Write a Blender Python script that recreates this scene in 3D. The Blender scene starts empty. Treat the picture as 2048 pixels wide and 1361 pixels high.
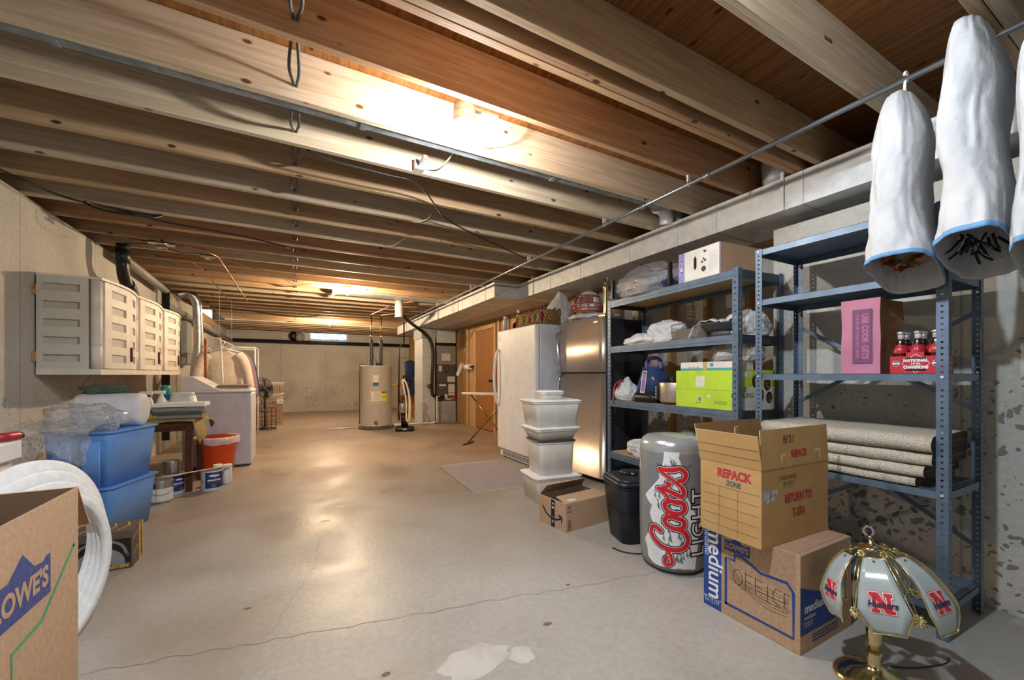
import bpy, bmesh, math, random
from mathutils import Vector, Matrix, noise
sc = bpy.context.scene
PI = math.pi
# ---------------------------------------------------------------- camera
cam_d = bpy.data.cameras.new('camera'); cam = bpy.data.objects.new('camera', cam_d)
sc.collection.objects.link(cam); sc.camera = cam
cam.location = (0, 0, 1.12)
cam.rotation_euler = (PI/2, 0, -math.atan(434/807.0))
cam_d.sensor_width = 36; cam_d.lens = 36*807/2048.0
cam_d.shift_y = 69.5/2048.0; cam_d.clip_start = 0.05
# ---------------------------------------------------------------- world, exposure
w = bpy.data.worlds.new('world'); sc.world = w; w.use_nodes = True
w.node_tree.nodes['Background'].inputs[0].default_value = (0.55, 0.68, 0.9, 1)
w.node_tree.nodes['Background'].inputs[1].default_value = 0.6
sc.view_settings.view_transform = 'Standard'; sc.view_settings.look = 'None'
sc.view_settings.exposure = 2.02; sc.view_settings.gamma = 1
sc.view_settings.use_curve_mapping = False
# ceiling bulbs: (x, y, z, colour, radiance)
BULBS = [(0.30, 0.70, 2.470, (0.76, 0.88, 1.0), 1120),
         (0.76, 1.925, 2.325, (1.0, 0.955, 0.90), 530),
         (0.67, 6.30, 2.310, (1.0, 0.75, 0.48), 1300),
         (0.72, 10.35, 2.315, (1.0, 0.75, 0.48), 1300),
         (0.75, -1.60, 2.335, (0.85, 0.92, 1.0), 70)]  # weak unseen bulb behind the camera, added as fill
BULB_R = 0.031
# ---------------------------------------------------------------- helpers
def lin(h):
    h = h.lstrip('#'); v = [int(h[i:i+2], 16)/255 for i in (0, 2, 4)]
    return tuple(x/12.92 if x <= .04045 else ((x+.055)/1.055)**2.4 for x in v)+(1,)
MATS = {}
def M(name, col='#888888', rough=.6, metal=0, col2=None, scale=8, mixlo=.4, mixhi=.6, bump=0, bscale=None, stretch=(1,1,1),
      trans=0, emit=0, alpha=1, spec=.5, ior=1.45, sheen=0, rvar=0, trl=0, detail=4, rnd=False):
    m = bpy.data.materials.new(name); m.use_nodes = True; nt = m.node_tree; N = nt.nodes; L = nt.links
    p = N['Principled BSDF']; c = lin(col)
    p.inputs['Base Color'].default_value = c; p.inputs['Roughness'].default_value = rough
    p.inputs['Metallic'].default_value = metal; p.inputs['IOR'].default_value = ior
    p.inputs['Specular IOR Level'].default_value = spec
    p.inputs['Transmission Weight'].default_value = trans; p.inputs['Alpha'].default_value = alpha
    tc = N.new('ShaderNodeTexCoord'); mp = N.new('ShaderNodeMapping'); mp.inputs['Scale'].default_value = stretch
    L.new(tc.outputs['Object'], mp.inputs['Vector'])
    if rnd:
        oi = N.new('ShaderNodeObjectInfo'); mu = N.new('ShaderNodeMath'); mu.operation = 'MULTIPLY'; mu.inputs[1].default_value = 37
        L.new(oi.outputs['Random'], mu.inputs[0]); L.new(mu.outputs[0], mp.inputs['Location'])
    nz = N.new('ShaderNodeTexNoise'); nz.inputs['Scale'].default_value = scale; nz.inputs['Detail'].default_value = detail
    L.new(mp.outputs[0], nz.inputs['Vector'])
    if col2 is None:
        r = [max(0, x*.90) for x in c[:3]]+[1]; cc2 = r
    else: cc2 = lin(col2)
    cr = N.new('ShaderNodeValToRGB'); cr.color_ramp.elements[0].position = mixlo; cr.color_ramp.elements[1].position = mixhi
    cr.color_ramp.elements[0].color = c; cr.color_ramp.elements[1].color = cc2
    L.new(nz.outputs['Fac'], cr.inputs[0]); L.new(cr.outputs[0], p.inputs['Base Color'])
    if rvar:
        mr = N.new('ShaderNodeMapRange'); mr.inputs[3].default_value = max(0, rough-rvar); mr.inputs[4].default_value = min(1, rough+rvar)
        L.new(nz.outputs['Fac'], mr.inputs[0]); L.new(mr.outputs[0], p.inputs['Roughness'])
    if bump:
        n2 = N.new('ShaderNodeTexNoise'); n2.inputs['Scale'].default_value = bscale or scale*4; n2.inputs['Detail'].default_value = 4
        L.new(mp.outputs[0], n2.inputs['Vector'])
        b = N.new('ShaderNodeBump'); b.inputs['Strength'].default_value = bump; b.inputs['Distance'].default_value = .01
        L.new(n2.outputs['Fac'], b.inputs['Height']); L.new(b.outputs[0], p.inputs['Normal'])
    if trl:
        t = N.new('ShaderNodeBsdfTranslucent'); t.inputs[0].default_value = c
        mx = N.new('ShaderNodeMixShader'); mx.inputs[0].default_value = trl
        L.new(p.outputs[0], mx.inputs[1]); L.new(t.outputs[0], mx.inputs[2]); L.new(mx.outputs[0], N['Material Output'].inputs[0])
    if emit:
        p.inputs['Emission Color'].default_value = c; p.inputs['Emission Strength'].default_value = emit
    MATS[name] = m; return m

def wood(name, c1, c2, c3, rough=.65, axis='X', knots=True):
    m = bpy.data.materials.new(name); m.use_nodes = True; nt = m.node_tree; N = nt.nodes; L = nt.links; p = N['Principled BSDF']
    p.inputs['Roughness'].default_value = rough; p.inputs['Specular IOR Level'].default_value = .3
    tc = N.new('ShaderNodeTexCoord'); oi = N.new('ShaderNodeObjectInfo')
    mu = N.new('ShaderNodeMath'); mu.operation = 'MULTIPLY'; mu.inputs[1].default_value = 53
    L.new(oi.outputs['Random'], mu.inputs[0])
    ad = N.new('ShaderNodeVectorMath'); ad.operation = 'ADD'; L.new(tc.outputs['Object'], ad.inputs[0]); L.new(mu.outputs[0], ad.inputs[1])
    def mapped(s):
        q = N.new('ShaderNodeMapping'); q.inputs['Scale'].default_value = s; L.new(ad.outputs[0], q.inputs[0]); return q
    lo, hi = .7, 15
    s = {'X': (lo, hi, hi), 'Y': (hi, lo, hi), 'Z': (hi, hi, lo)}[axis]
    # growth rings: wave distorted by low-frequency noise
    q = mapped(s); nz = N.new('ShaderNodeTexNoise'); nz.inputs['Scale'].default_value = 1.1; nz.inputs['Detail'].default_value = 3
    L.new(q.outputs[0], nz.inputs['Vector'])
    m1 = N.new('ShaderNodeMath'); m1.operation = 'MULTIPLY'; m1.inputs[1].default_value = 34; L.new(nz.outputs['Fac'], m1.inputs[0])
    fr = N.new('ShaderNodeMath'); fr.operation = 'SINE'; L.new(m1.outputs[0], fr.inputs[0])
    mr = N.new('ShaderNodeMapRange'); mr.inputs[1].default_value = -1; mr.inputs[2].default_value = 1; L.new(fr.outputs[0], mr.inputs[0])
    fine = mapped(tuple(x*8 if x > 1 else x*3 for x in s)); n2 = N.new('ShaderNodeTexNoise'); n2.inputs['Scale'].default_value = 2; n2.inputs['Detail'].default_value = 3
    L.new(fine.outputs[0], n2.inputs['Vector'])
    mxa = N.new('ShaderNodeMix'); mxa.data_type = 'RGBA'; mxa.inputs['A'].default_value = lin(c1); mxa.inputs['B'].default_value = lin(c2)
    L.new(mr.outputs[0], mxa.inputs['Factor'])
    mxb = N.new('ShaderNodeMix'); mxb.data_type = 'RGBA'; mxb.blend_type = 'MULTIPLY'; mxb.inputs['Factor'].default_value = .35
    L.new(mxa.outputs['Result'], mxb.inputs['A']); L.new(n2.outputs['Fac'], mxb.inputs['B'])
    out = mxb
    # board to board tone
    mv = N.new('ShaderNodeMapRange'); mv.inputs[3].default_value = .82; mv.inputs[4].default_value = 1.12; L.new(oi.outputs['Random'], mv.inputs[0])
    mt = N.new('ShaderNodeMix'); mt.data_type = 'RGBA'; mt.blend_type = 'MULTIPLY'; mt.inputs['Factor'].default_value = 1
    L.new(out.outputs['Result'], mt.inputs['A']); L.new(mv.outputs[0], mt.inputs['B']); out = mt
    if knots:
        ks = {'X': (4.5, 9, 9), 'Y': (9, 4.5, 9), 'Z': (9, 9, 4.5)}[axis]
        k = mapped(ks); vo = N.new('ShaderNodeTexVoronoi'); vo.inputs['Scale'].default_value = 1.0
        L.new(k.outputs[0], vo.inputs['Vector'])
        kr = N.new('ShaderNodeValToRGB'); kr.color_ramp.elements[0].position = .07; kr.color_ramp.elements[1].position = .12
        kr.color_ramp.elements[0].color = (1,1,1,1); kr.color_ramp.elements[1].color = (0,0,0,1); L.new(vo.outputs['Distance'], kr.inputs[0])
        mk = N.new('ShaderNodeMix'); mk.data_type = 'RGBA'; L.new(kr.outputs[0], mk.inputs['Factor'])
        L.new(out.outputs['Result'], mk.inputs['A']); mk.inputs['B'].default_value = lin(c3); out = mk
    L.new(out.outputs['Result'], p.inputs['Base Color'])
    b = N.new('ShaderNodeBump'); b.inputs['Strength'].default_value = .25; b.inputs['Distance'].default_value = .003
    L.new(n2.outputs['Fac'], b.inputs['Height']); L.new(b.outputs[0], p.inputs['Normal'])
    MATS[name] = m; return m

def concrete(name, c1, c2, pit, pitsize=.16, wall=True, rough=.85, stain=None):
    m = bpy.data.materials.new(name); m.use_nodes = True; nt = m.node_tree; N = nt.nodes; L = nt.links; p = N['Principled BSDF']
    tc = N.new('ShaderNodeTexCoord')
    def nz(scale, detail=5, dist=0, st=(1,1,1)):
        q = N.new('ShaderNodeMapping'); q.inputs['Scale'].default_value = st; L.new(tc.outputs['Object'], q.inputs[0])
        n = N.new('ShaderNodeTexNoise'); n.inputs['Scale'].default_value = scale; n.inputs['Detail'].default_value = detail; n.inputs['Distortion'].default_value = dist
        L.new(q.outputs[0], n.inputs['Vector']); return n
    def ramp(src, a, b, ca, cb):
        r = N.new('ShaderNodeValToRGB'); r.color_ramp.elements[0].position = a; r.color_ramp.elements[1].position = b
        r.color_ramp.elements[0].color = ca; r.color_ramp.elements[1].color = cb; L.new(src, r.inputs[0]); return r
    a = nz(1.3 if wall else .9, 6, .4); base = ramp(a.outputs['Fac'], .35, .65, lin(c1), lin(c2))
    f = nz(35, 6); fm = ramp(f.outputs['Fac'], .3, .7, (.80,.80,.80,1), (1,1,1,1))
    mx = N.new('ShaderNodeMix'); mx.data_type = 'RGBA'; mx.blend_type = 'MULTIPLY'; mx.inputs['Factor'].default_value = .8
    L.new(base.outputs[0], mx.inputs['A']); L.new(fm.outputs[0], mx.inputs['B']); out = mx
    if stain:
        s = nz(.55, 4, 1.2); sr = ramp(s.outputs['Fac'], .50, .72, (0,0,0,1), (.75,.75,.75,1))
        ms = N.new('ShaderNodeMix'); ms.data_type = 'RGBA'; ms.inputs['B'].default_value = lin(stain)
        L.new(sr.outputs[0], ms.inputs['Factor']); L.new(out.outputs['Result'], ms.inputs['A']); out = ms
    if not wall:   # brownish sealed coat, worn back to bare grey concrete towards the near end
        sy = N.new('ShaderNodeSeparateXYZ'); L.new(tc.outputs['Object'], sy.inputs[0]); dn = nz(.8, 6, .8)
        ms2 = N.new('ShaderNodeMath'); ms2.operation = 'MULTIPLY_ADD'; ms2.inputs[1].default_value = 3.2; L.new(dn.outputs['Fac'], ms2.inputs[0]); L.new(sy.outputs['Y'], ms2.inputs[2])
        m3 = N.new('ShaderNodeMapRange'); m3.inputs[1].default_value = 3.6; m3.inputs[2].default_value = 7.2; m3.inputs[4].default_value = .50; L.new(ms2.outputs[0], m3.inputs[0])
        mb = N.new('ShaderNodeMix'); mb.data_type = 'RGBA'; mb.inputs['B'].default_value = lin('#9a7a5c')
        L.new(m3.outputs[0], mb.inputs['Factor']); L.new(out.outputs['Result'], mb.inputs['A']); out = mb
    if pitsize:
        wv = nz(14, 2); wm = N.new('ShaderNodeVectorMath'); wm.operation = 'SCALE'; wm.inputs['Scale'].default_value = .09
        L.new(wv.outputs['Color'], wm.inputs[0]); av = N.new('ShaderNodeVectorMath'); av.operation = 'ADD'
        L.new(tc.outputs['Object'], av.inputs[0]); L.new(wm.outputs[0], av.inputs[1])
        v = N.new('ShaderNodeTexVoronoi'); v.inputs['Scale'].default_value = 24; L.new(av.outputs[0], v.inputs['Vector'])
        # pits are larger where the pour was badly compacted: low on the wall
        sx = N.new('ShaderNodeSeparateXYZ'); L.new(tc.outputs['Object'], sx.inputs[0])
        mr = N.new('ShaderNodeMapRange'); mr.inputs[1].default_value = 1.9; mr.inputs[2].default_value = .2
        mr.inputs[3].default_value = pitsize*.40; mr.inputs[4].default_value = pitsize*1.9; L.new(sx.outputs['Z'], mr.inputs[0])
        pn = nz(2.2, 4); pr_ = N.new('ShaderNodeMapRange'); pr_.inputs[1].default_value = .37; pr_.inputs[2].default_value = .78; L.new(pn.outputs['Fac'], pr_.inputs[0]); pm = N.new('ShaderNodeMath'); pm.operation = 'MULTIPLY'; L.new(pr_.outputs[0], pm.inputs[0]); L.new(mr.outputs[0], pm.inputs[1])
        lt = N.new('ShaderNodeMath'); lt.operation = 'LESS_THAN'; L.new(v.outputs['Distance'], lt.inputs[0]); L.new(pm.outputs[0], lt.inputs[1])
        v2 = N.new('ShaderNodeTexVoronoi'); v2.inputs['Scale'].default_value = 62; L.new(av.outputs[0], v2.inputs['Vector'])
        l2 = N.new('ShaderNodeMath'); l2.operation = 'LESS_THAN'; L.new(v2.outputs['Distance'], l2.inputs[0]); l2.inputs[1].default_value = .12
        mxm = N.new('ShaderNodeMath'); mxm.operation = 'MAXIMUM'; L.new(lt.outputs[0], mxm.inputs[0]); L.new(l2.outputs[0], mxm.inputs[1])
        fc = N.new('ShaderNodeMath'); fc.operation = 'MULTIPLY'; fc.inputs[1].default_value = .7; L.new(mxm.outputs[0], fc.inputs[0])
        mp = N.new('ShaderNodeMix'); mp.data_type = 'RGBA'; mp.inputs['B'].default_value = lin(pit)
        L.new(fc.outputs[0], mp.inputs['Factor']); L.new(out.outputs['Result'], mp.inputs['A']); out = mp
        b = N.new('ShaderNodeBump'); b.inputs['Strength'].default_value = .5; b.inputs['Distance'].default_value = .006; b.invert = True
        L.new(mxm.outputs[0], b.inputs['Height']); L.new(b.outputs[0], p.inputs['Normal'])
    if wall:   # vertical form-panel joints every 0.61 m
        q = N.new('ShaderNodeSeparateXYZ'); L.new(tc.outputs['Object'], q.inputs[0])
        ad = N.new('ShaderNodeMath'); ad.operation = 'ADD'; L.new(q.outputs['X'], ad.inputs[0]); L.new(q.outputs['Y'], ad.inputs[1])
        dv = N.new('ShaderNodeMath'); dv.operation = 'DIVIDE'; dv.inputs[1].default_value = 1.22; L.new(ad.outputs[0], dv.inputs[0])
        fr = N.new('ShaderNodeMath'); fr.operation = 'FRACT'; L.new(dv.outputs[0], fr.inputs[0])
        l3 = N.new('ShaderNodeMath'); l3.operation = 'LESS_THAN'; l3.inputs[1].default_value = .010; L.new(fr.outputs[0], l3.inputs[0])
        f3 = N.new('ShaderNodeMath'); f3.operation = 'MULTIPLY'; f3.inputs[1].default_value = .35; L.new(l3.outputs[0], f3.inputs[0])
        mj = N.new('ShaderNodeMix'); mj.data_type = 'RGBA'; mj.inputs['B'].default_value = lin(pit)
        L.new(f3.outputs[0], mj.inputs['Factor']); L.new(out.outputs['Result'], mj.inputs['A']); out = mj
        p.inputs['Roughness'].default_value = rough
    else:
        r = nz(1.6, 5, .6); mr = N.new('ShaderNodeMapRange'); mr.inputs[1].default_value = .3; mr.inputs[2].default_value = .7
        mr.inputs[3].default_value = rough-.14; mr.inputs[4].default_value = rough+.16; L.new(r.outputs['Fac'], mr.inputs[0]); L.new(mr.outputs[0], p.inputs['Roughness'])
        b = N.new('ShaderNodeBump'); b.inputs['Strength'].default_value = .12; b.inputs['Distance'].default_value = .01
        L.new(f.outputs['Fac'], b.inputs['Height']); L.new(b.outputs[0], p.inputs['Normal'])
    L.new(out.outputs['Result'], p.inputs['Base Color'])
    MATS[name] = m; return m

def I4(): return Matrix.Identity(4)
def frame(o, u, v):
    u = Vector(u).normalized(); v = Vector(v).normalized(); n = u.cross(v); o = Vector(o)
    return Matrix(((u.x, v.x, n.x, o.x), (u.y, v.y, n.y, o.y), (u.z, v.z, n.z, o.z), (0,0,0,1)))
def TR(x, y, z): return Matrix.Translation((x, y, z))
def RZ(a): return Matrix.Rotation(math.radians(a), 4, 'Z')
def RX(a): return Matrix.Rotation(math.radians(a), 4, 'X')
def RY(a): return Matrix.Rotation(math.radians(a), 4, 'Y')

def text_mesh(s, size, bold=0, shear=0, align='CENTER', sx=1, space=1):
    cu = bpy.data.curves.new('t', 'FONT'); cu.body = s; cu.size = size; cu.offset = bold*2.2; cu.shear = shear
    cu.align_x = align; cu.align_y = 'CENTER'; cu.resolution_u = 3; cu.fill_mode = 'FRONT'; cu.space_character = space; cu.space_line = .85
    ob = bpy.data.objects.new('t', cu); me = bpy.data.meshes.new_from_object(ob)
    V = [(v.co.x*sx, v.co.y) for v in me.vertices]; F = [tuple(p.vertices) for p in me.polygons]
    bpy.data.objects.remove(ob); bpy.data.curves.remove(cu); bpy.data.meshes.remove(me)
    return V, F

class B:
    def __init__(s): s.bm = bmesh.new(); s.mats = []
    def mi(s, m):
        m = MATS[m] if isinstance(m, str) else m
        if m not in s.mats: s.mats.append(m)
        return s.mats.index(m)
    def face(s, vs, m, smooth=False):
        try: f = s.bm.faces.new(vs)
        except ValueError: return None
        f.material_index = s.mi(m); f.smooth = smooth; return f
    def poly(s, pts, m):
        return s.face([s.bm.verts.new(p) for p in pts], m)
    def box(s, x0, x1, y0, y1, z0, z1, m, bev=0, mat=None, seg=2, smooth=False):
        v = [s.bm.verts.new((x, y, z)) for z in (z0, z1) for y in (y0, y1) for x in (x0, x1)]
        fs = [s.face([v[i] for i in q], m) for q in ((0,2,3,1), (4,5,7,6), (0,1,5,4), (2,6,7,3), (0,4,6,2), (1,3,7,5))]
        if bev:
            es = list({e for f in fs for e in f.edges}); k = s.mi(m)
            r = bmesh.ops.bevel(s.bm, geom=es, offset=bev, segments=seg, profile=.5, affect='EDGES')
            vs = set()
            for f in r['faces']: f.material_index = k; f.smooth = True; vs.update(f.verts)
            vs.update(x for x in v if x.is_valid); v = list(vs)
        if mat is not None: bmesh.ops.transform(s.bm, matrix=mat, verts=v)
        return v
    def taper(s, w0, d0, w1, d1, z0, z1, r, m, mat=None, n=5, cap0=True, cap1=True, inner=False):
        """rounded rectangle, bottom size w0 x d0, top w1 x d1"""
        def ring(w, d, z, rr):
            o = []
            for cx, cy, a0 in ((1,1,0), (-1,1,90), (-1,-1,180), (1,-1,270)):
                for i in range(n+1):
                    a = math.radians(a0+90*i/n); o.append((cx*(w/2-rr)+rr*math.cos(a), cy*(d/2-rr)+rr*math.sin(a), z))
            return o
        a = [s.bm.verts.new(q) for q in ring(w0, d0, z0, r)]; b = [s.bm.verts.new(q) for q in ring(w1, d1, z1, r)]
        N = len(a)
        for i in range(N): s.face([a[i], a[(i+1) % N], b[(i+1) % N], b[i]], m, True)
        if cap0: s.face(a[::-1], m)
        if cap1: s.face(b, m)
        if mat is not None: bmesh.ops.transform(s.bm, matrix=mat, verts=a+b)
        return a, b
    def lathe(s, prof, m, seg=32, mat=None, cap=True, ms=None):
        rings = []
        for r, z in prof:
            rings.append([s.bm.verts.new((r*math.cos(2*PI*i/seg), r*math.sin(2*PI*i/seg), z)) for i in range(seg)])
        for k in range(len(rings)-1):
            mm = ms[k] if ms else m
            for i in range(seg):
                s.face([rings[k][i], rings[k][(i+1) % seg], rings[k+1][(i+1) % seg], rings[k+1][i]], mm, True)
        if cap:
            if prof[0][0] > 1e-4: s.face(rings[0][::-1], ms[0] if ms else m)
            if prof[-1][0] > 1e-4: s.face(rings[-1], ms[-1] if ms else m)
        if mat is not None: bmesh.ops.transform(s.bm, matrix=mat, verts=[v for r in rings for v in r])
        return rings
    def cyl(s, p0, p1, r, m, seg=16, r1=None):
        p0 = Vector(p0); p1 = Vector(p1); d = p1-p0
        q = d.to_track_quat('Z', 'Y').to_matrix().to_4x4(); q.translation = p0
        return s.lathe([(r, 0), (r if r1 is None else r1, d.length)], m, seg, q)
    def tube(s, pts, r, m, seg=8, closed=False, sub=0, scale_fn=None):
        P = [Vector(p) for p in pts]
        if sub: P = smooth_path(P, sub, closed)
        n = len(P); rings = []; up = None
        for i, p in enumerate(P):
            if closed: t = (P[(i+1) % n]-P[i-1])
            else: t = P[min(i+1, n-1)]-P[max(i-1, 0)]
            t.normalize()
            if up is None:
                up = Vector((0,0,1)) if abs(t.z) < .9 else Vector((1,0,0))
            a = t.cross(up)
            if a.length < 1e-5: a = t.orthogonal()
            a.normalize(); up = a.cross(t).normalized()
            rr = r if scale_fn is None else r*scale_fn(i/max(1, n-1))
            rings.append([s.bm.verts.new(p+a*(rr*math.cos(2*PI*k/seg))+up*(rr*math.sin(2*PI*k/seg))) for k in range(seg)])
        for i in range(n if closed else n-1):
            A = rings[i]; C = rings[(i+1) % n]
            for k in range(seg): s.face([A[k], A[(k+1) % seg], C[(k+1) % seg], C[k]], m, True)
        if not closed: s.face(rings[0][::-1], m); s.face(rings[-1], m)
        return rings
    def flat(s, V, F, m, fn, maxlen=None):
        """2-D mesh mapped onto a surface by fn(x, y) -> 3-D point"""
        t = bmesh.new(); vs = [t.verts.new((x, y, 0)) for x, y in V]
        for f in F:
            try: t.faces.new([vs[i] for i in f])
            except ValueError: pass
        if maxlen:
            bmesh.ops.triangulate(t, faces=t.faces[:])
            for _ in range(5):
                es = [e for e in t.edges if e.calc_length() > maxlen]
                if not es: break
                bmesh.ops.subdivide_edges(t, edges=es, cuts=1)
                bmesh.ops.triangulate(t, faces=[f for f in t.faces if len(f.verts) > 3])
        t.verts.index_update()
        nv = [s.bm.verts.new(fn(v.co.x, v.co.y)) for v in t.verts]
        for f in t.faces: s.face([nv[v.index] for v in f.verts], m)
        t.free()
    def text(s, st, size, m, fn, x=0, y=0, bold=0, shear=0, align='CENTER', rot=0, sx=1, space=1, maxlen=None):
        V, F = text_mesh(st, size, bold, shear, align, sx, space); a = math.radians(rot); c, q = math.cos(a), math.sin(a)
        s.flat([(x+c*u-q*v, y+q*u+c*v) for u, v in V], F, m, fn, maxlen)
    def shape(s, pts, m, fn, maxlen=None):
        s.flat(pts, [tuple(range(len(pts)))], m, fn, maxlen)
    def rect(s, x0, x1, y0, y1, m, fn, maxlen=None): s.shape([(x0,y0), (x1,y0), (x1,y1), (x0,y1)], m, fn, maxlen)
    def stroke(s, pts, w, m, fn, sub=0, closed=False):
        P = [Vector((x, y, 0)) for x, y in pts]
        if sub: P = smooth_path(P, sub, closed)
        n = len(P); L, R = [], []
        for i in range(n):
            t = (P[(i+1) % n]-P[i-1]) if closed else P[min(i+1, n-1)]-P[max(i-1, 0)]
            if t.length < 1e-9: t = Vector((1,0,0))
            t.normalize(); a = Vector((-t.y, t.x, 0))*w/2
            L.append(s.bm.verts.new(fn(*(P[i]+a)[:2]))); R.append(s.bm.verts.new(fn(*(P[i]-a)[:2])))
        for i in range(n if closed else n-1):
            j = (i+1) % n; s.face([R[i], R[j], L[j], L[i]], m)
        if not closed:
            for e in (P[0], P[-1]):
                s.face([s.bm.verts.new(fn(e.x+w/2*math.cos(k*PI/5), e.y+w/2*math.sin(k*PI/5))) for k in range(10)], m)
    def done(s, name, parent=None, loc=None, rot=None, kind=None, weld=False):
        if weld: bmesh.ops.remove_doubles(s.bm, verts=s.bm.verts, dist=1e-5)
        me = bpy.data.meshes.new(name); s.bm.to_mesh(me); s.bm.free()
        for m in s.mats: me.materials.append(m)
        o = bpy.data.objects.new(name, me); sc.collection.objects.link(o)
        if parent is not None: o.parent = parent
        if loc is not None: o.location = loc
        if rot is not None: o.rotation_euler = tuple(math.radians(a) for a in rot)
        if kind: o['kind'] = kind
        return o

def smooth_path(P, sub, closed=False):
    n = len(P); out = []
    for i in range(n if closed else n-1):
        p0 = P[i-1] if (closed or i > 0) else P[0]*2-P[1]
        p1 = P[i]; p2 = P[(i+1) % n]; p3 = P[(i+2) % n] if (closed or i+2 < n) else P[-1]*2-P[-2]
        for k in range(sub):
            t = k/sub
            out.append(.5*((2*p1)+(p2-p0)*t+(2*p0-5*p1+4*p2-p3)*t*t+(3*p1-p0-3*p2+p3)*t**3))
    if not closed: out.append(P[-1])
    return out
def on(mt, off=.0006):
    """mapping onto a flat face: mt is frame(), x right, y up, off outward"""
    return lambda x, y: mt @ Vector((x, y, off))
def solid(o, t=.002, off=0):
    md = o.modifiers.new('s', 'SOLIDIFY'); md.thickness = t; md.offset = off; return o
def T(name, label, cat, loc=(0,0,0), rz=0, group=None, tilt=None):
    o = bpy.data.objects.new(name, None); sc.collection.objects.link(o); o.empty_display_size = .1
    o.location = loc; o.rotation_euler = (0, 0, math.radians(rz))
    if tilt: o.rotation_euler = tuple(math.radians(a) for a in tilt)
    return tag(o, label, cat, group)
def tag(o, label, cat, group=None, kind=None):
    o['label'] = label; o['category'] = cat
    if group: o['group'] = group
    if kind: o['kind'] = kind
    return o
def dup(src, loc=None, rz=None, label=None):
    c = src.copy(); sc.collection.objects.link(c)
    if loc: c.location = loc
    if rz is not None: c.rotation_euler = (0, 0, math.radians(rz))
    if label: c['label'] = label
    def rec(a, b):
        for ch in [q for q in a.children]:
            if ch == b: continue
            d = ch.copy(); sc.collection.objects.link(d); d.parent = b; rec(ch, d)
    rec(src, c); return c
def blob(m, size, seed=0, amp=.25, freq=3.0, ridge=.12, rf=9, sub=5, flat=.0, mat=None, b=None, pinch=0, mats2=None):
    """crumpled plastic bag / soft lump sitting on z=0"""
    b = b or B(); t = bmesh.new(); bmesh.ops.create_icosphere(t, subdivisions=sub, radius=1)
    off = Vector((seed*7.3, seed*3.1, seed*1.7)); sx, sy, sz = size
    for v in t.verts:
        n = v.co.normalized(); d = 1+amp*noise.noise(n*freq*.5+off)*1.6
        d += ridge*(abs(noise.noise(n*rf*.5+off))*-1.6+.35)+ridge*.5*(abs(noise.noise(n*rf+off))*-1.6+.3)
        q = n*d
        if pinch and q.z > .3: k = 1-pinch*min(1, (q.z-.3)/.7); q.x *= k; q.y *= k; q.z *= 1+pinch*.25
        z = q.z
        if z < -.55: z = -.55-(z+.55)*.05
        v.co = Vector((q.x*sx/2, q.y*sy/2, (z+.55)/1.55*sz))
        if v.co.z < 0: v.co.z = 0
    t.verts.index_update(); nv = [b.bm.verts.new((mat @ v.co) if mat is not None else v.co) for v in t.verts]
    for f in t.faces: b.face([nv[v.index] for v in f.verts], m, True)
    t.free(); return b
def perf(b, o, u, v, w, L, m, pitch=.0254, r=.005, hx=.5):
    """perforated steel strip: origin o, width dir u, length dir v"""
    o, u, v = Vector(o), Vector(u), Vector(v); n = max(1, int(round(L/pitch))); ph = L/n
    for k in range(n):
        c = o+u*(w*hx)+v*(ph*(k+.5)); hole = []
        for i in range(8):
            a = PI/8+i*PI/4; hole.append(b.bm.verts.new(c+u*(r*math.cos(a))+v*(r*math.sin(a))))
        A = b.bm.verts.new(o+v*ph*k); Bv = b.bm.verts.new(o+u*w+v*ph*k); Cv = b.bm.verts.new(o+u*w+v*ph*(k+1)); D = b.bm.verts.new(o+v*ph*(k+1))
        h = hole
        for q in ((D, h[3], h[4], A), (A, h[5], h[6], Bv), (Bv, h[7], h[0], Cv), (Cv, h[1], h[2], D), (A, h[4], h[5]), (Bv, h[6], h[7]), (Cv, h[0], h[1]), (D, h[2], h[3])):
            b.face(list(q), m)
# ---------------------------------------------------------------- materials
wood('joist_pale', '#dccdb6', '#cdb99b', '#6b4326')
wood('joist_orange', '#c9a480', '#b98f69', '#4e2a18')
wood('joist_brown', '#c8ab88', '#b99a76', '#4a2c1c')
wood('subfloor', '#8d5c2c', '#75481f', '#3a2010', axis='Y')
wood('stud', '#cda878', '#bf9868', '#5e3a20', axis='Z')
wood('ply_wall', '#c7a273', '#b8905f', '#6a4325', axis='Z')
wood('door_veneer', '#b5793c', '#a56b32', '#6a4020', axis='Z', knots=False)
wood('dark_wood', '#5b3220', '#4a2617', '#2a150d', axis='X', knots=False)
concrete('wall_conc', '#c3c0b8', '#b1ada4', '#4a443d', .36)
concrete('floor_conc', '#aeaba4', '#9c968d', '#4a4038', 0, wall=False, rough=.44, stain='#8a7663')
M('crack', '#6a6258', .9); M('paint_spill', '#bdbab4', .5, col2='#aeaaa4')
M('galv', '#d0d2d2', .5, .25, '#bfc2c2', 14, .35, .65, bump=.05, rvar=.1)
M('galv_dull', '#b4b5b2', .5, .25, '#9b9d9c', 10, .35, .65)
M('shelf_steel', '#66788c', .42, .35, '#5c6d80', 12, spec=.5)
M('shelf_steel_dark', '#3c4755', .45, .35)
M('particle_board', '#b99f78', .8, col2='#a88d66', scale=90)
M('galv_dark', '#8d969c', .5, .3, '#6f787e', 14); M('conduit', '#8e9194', .35, .8); M('foil', '#c2c5c8', .25, .95, bump=.5, bscale=60)
M('black_pipe', '#1d1e20', .4); M('black_plastic', '#17181a', .4); M('black_rubber', '#101010', .7)
M('wire_grey', '#4a4c52', .5); M('wire_black', '#1c1c1f', .5); M('wire_white', '#d9d2c2', .5)
M('copper', '#b06a42', .35, .9, '#8b5a3c', 20)
M('cardboard', '#b7977a', .85, col2='#ad8d70', scale=60, detail=6)
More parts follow.
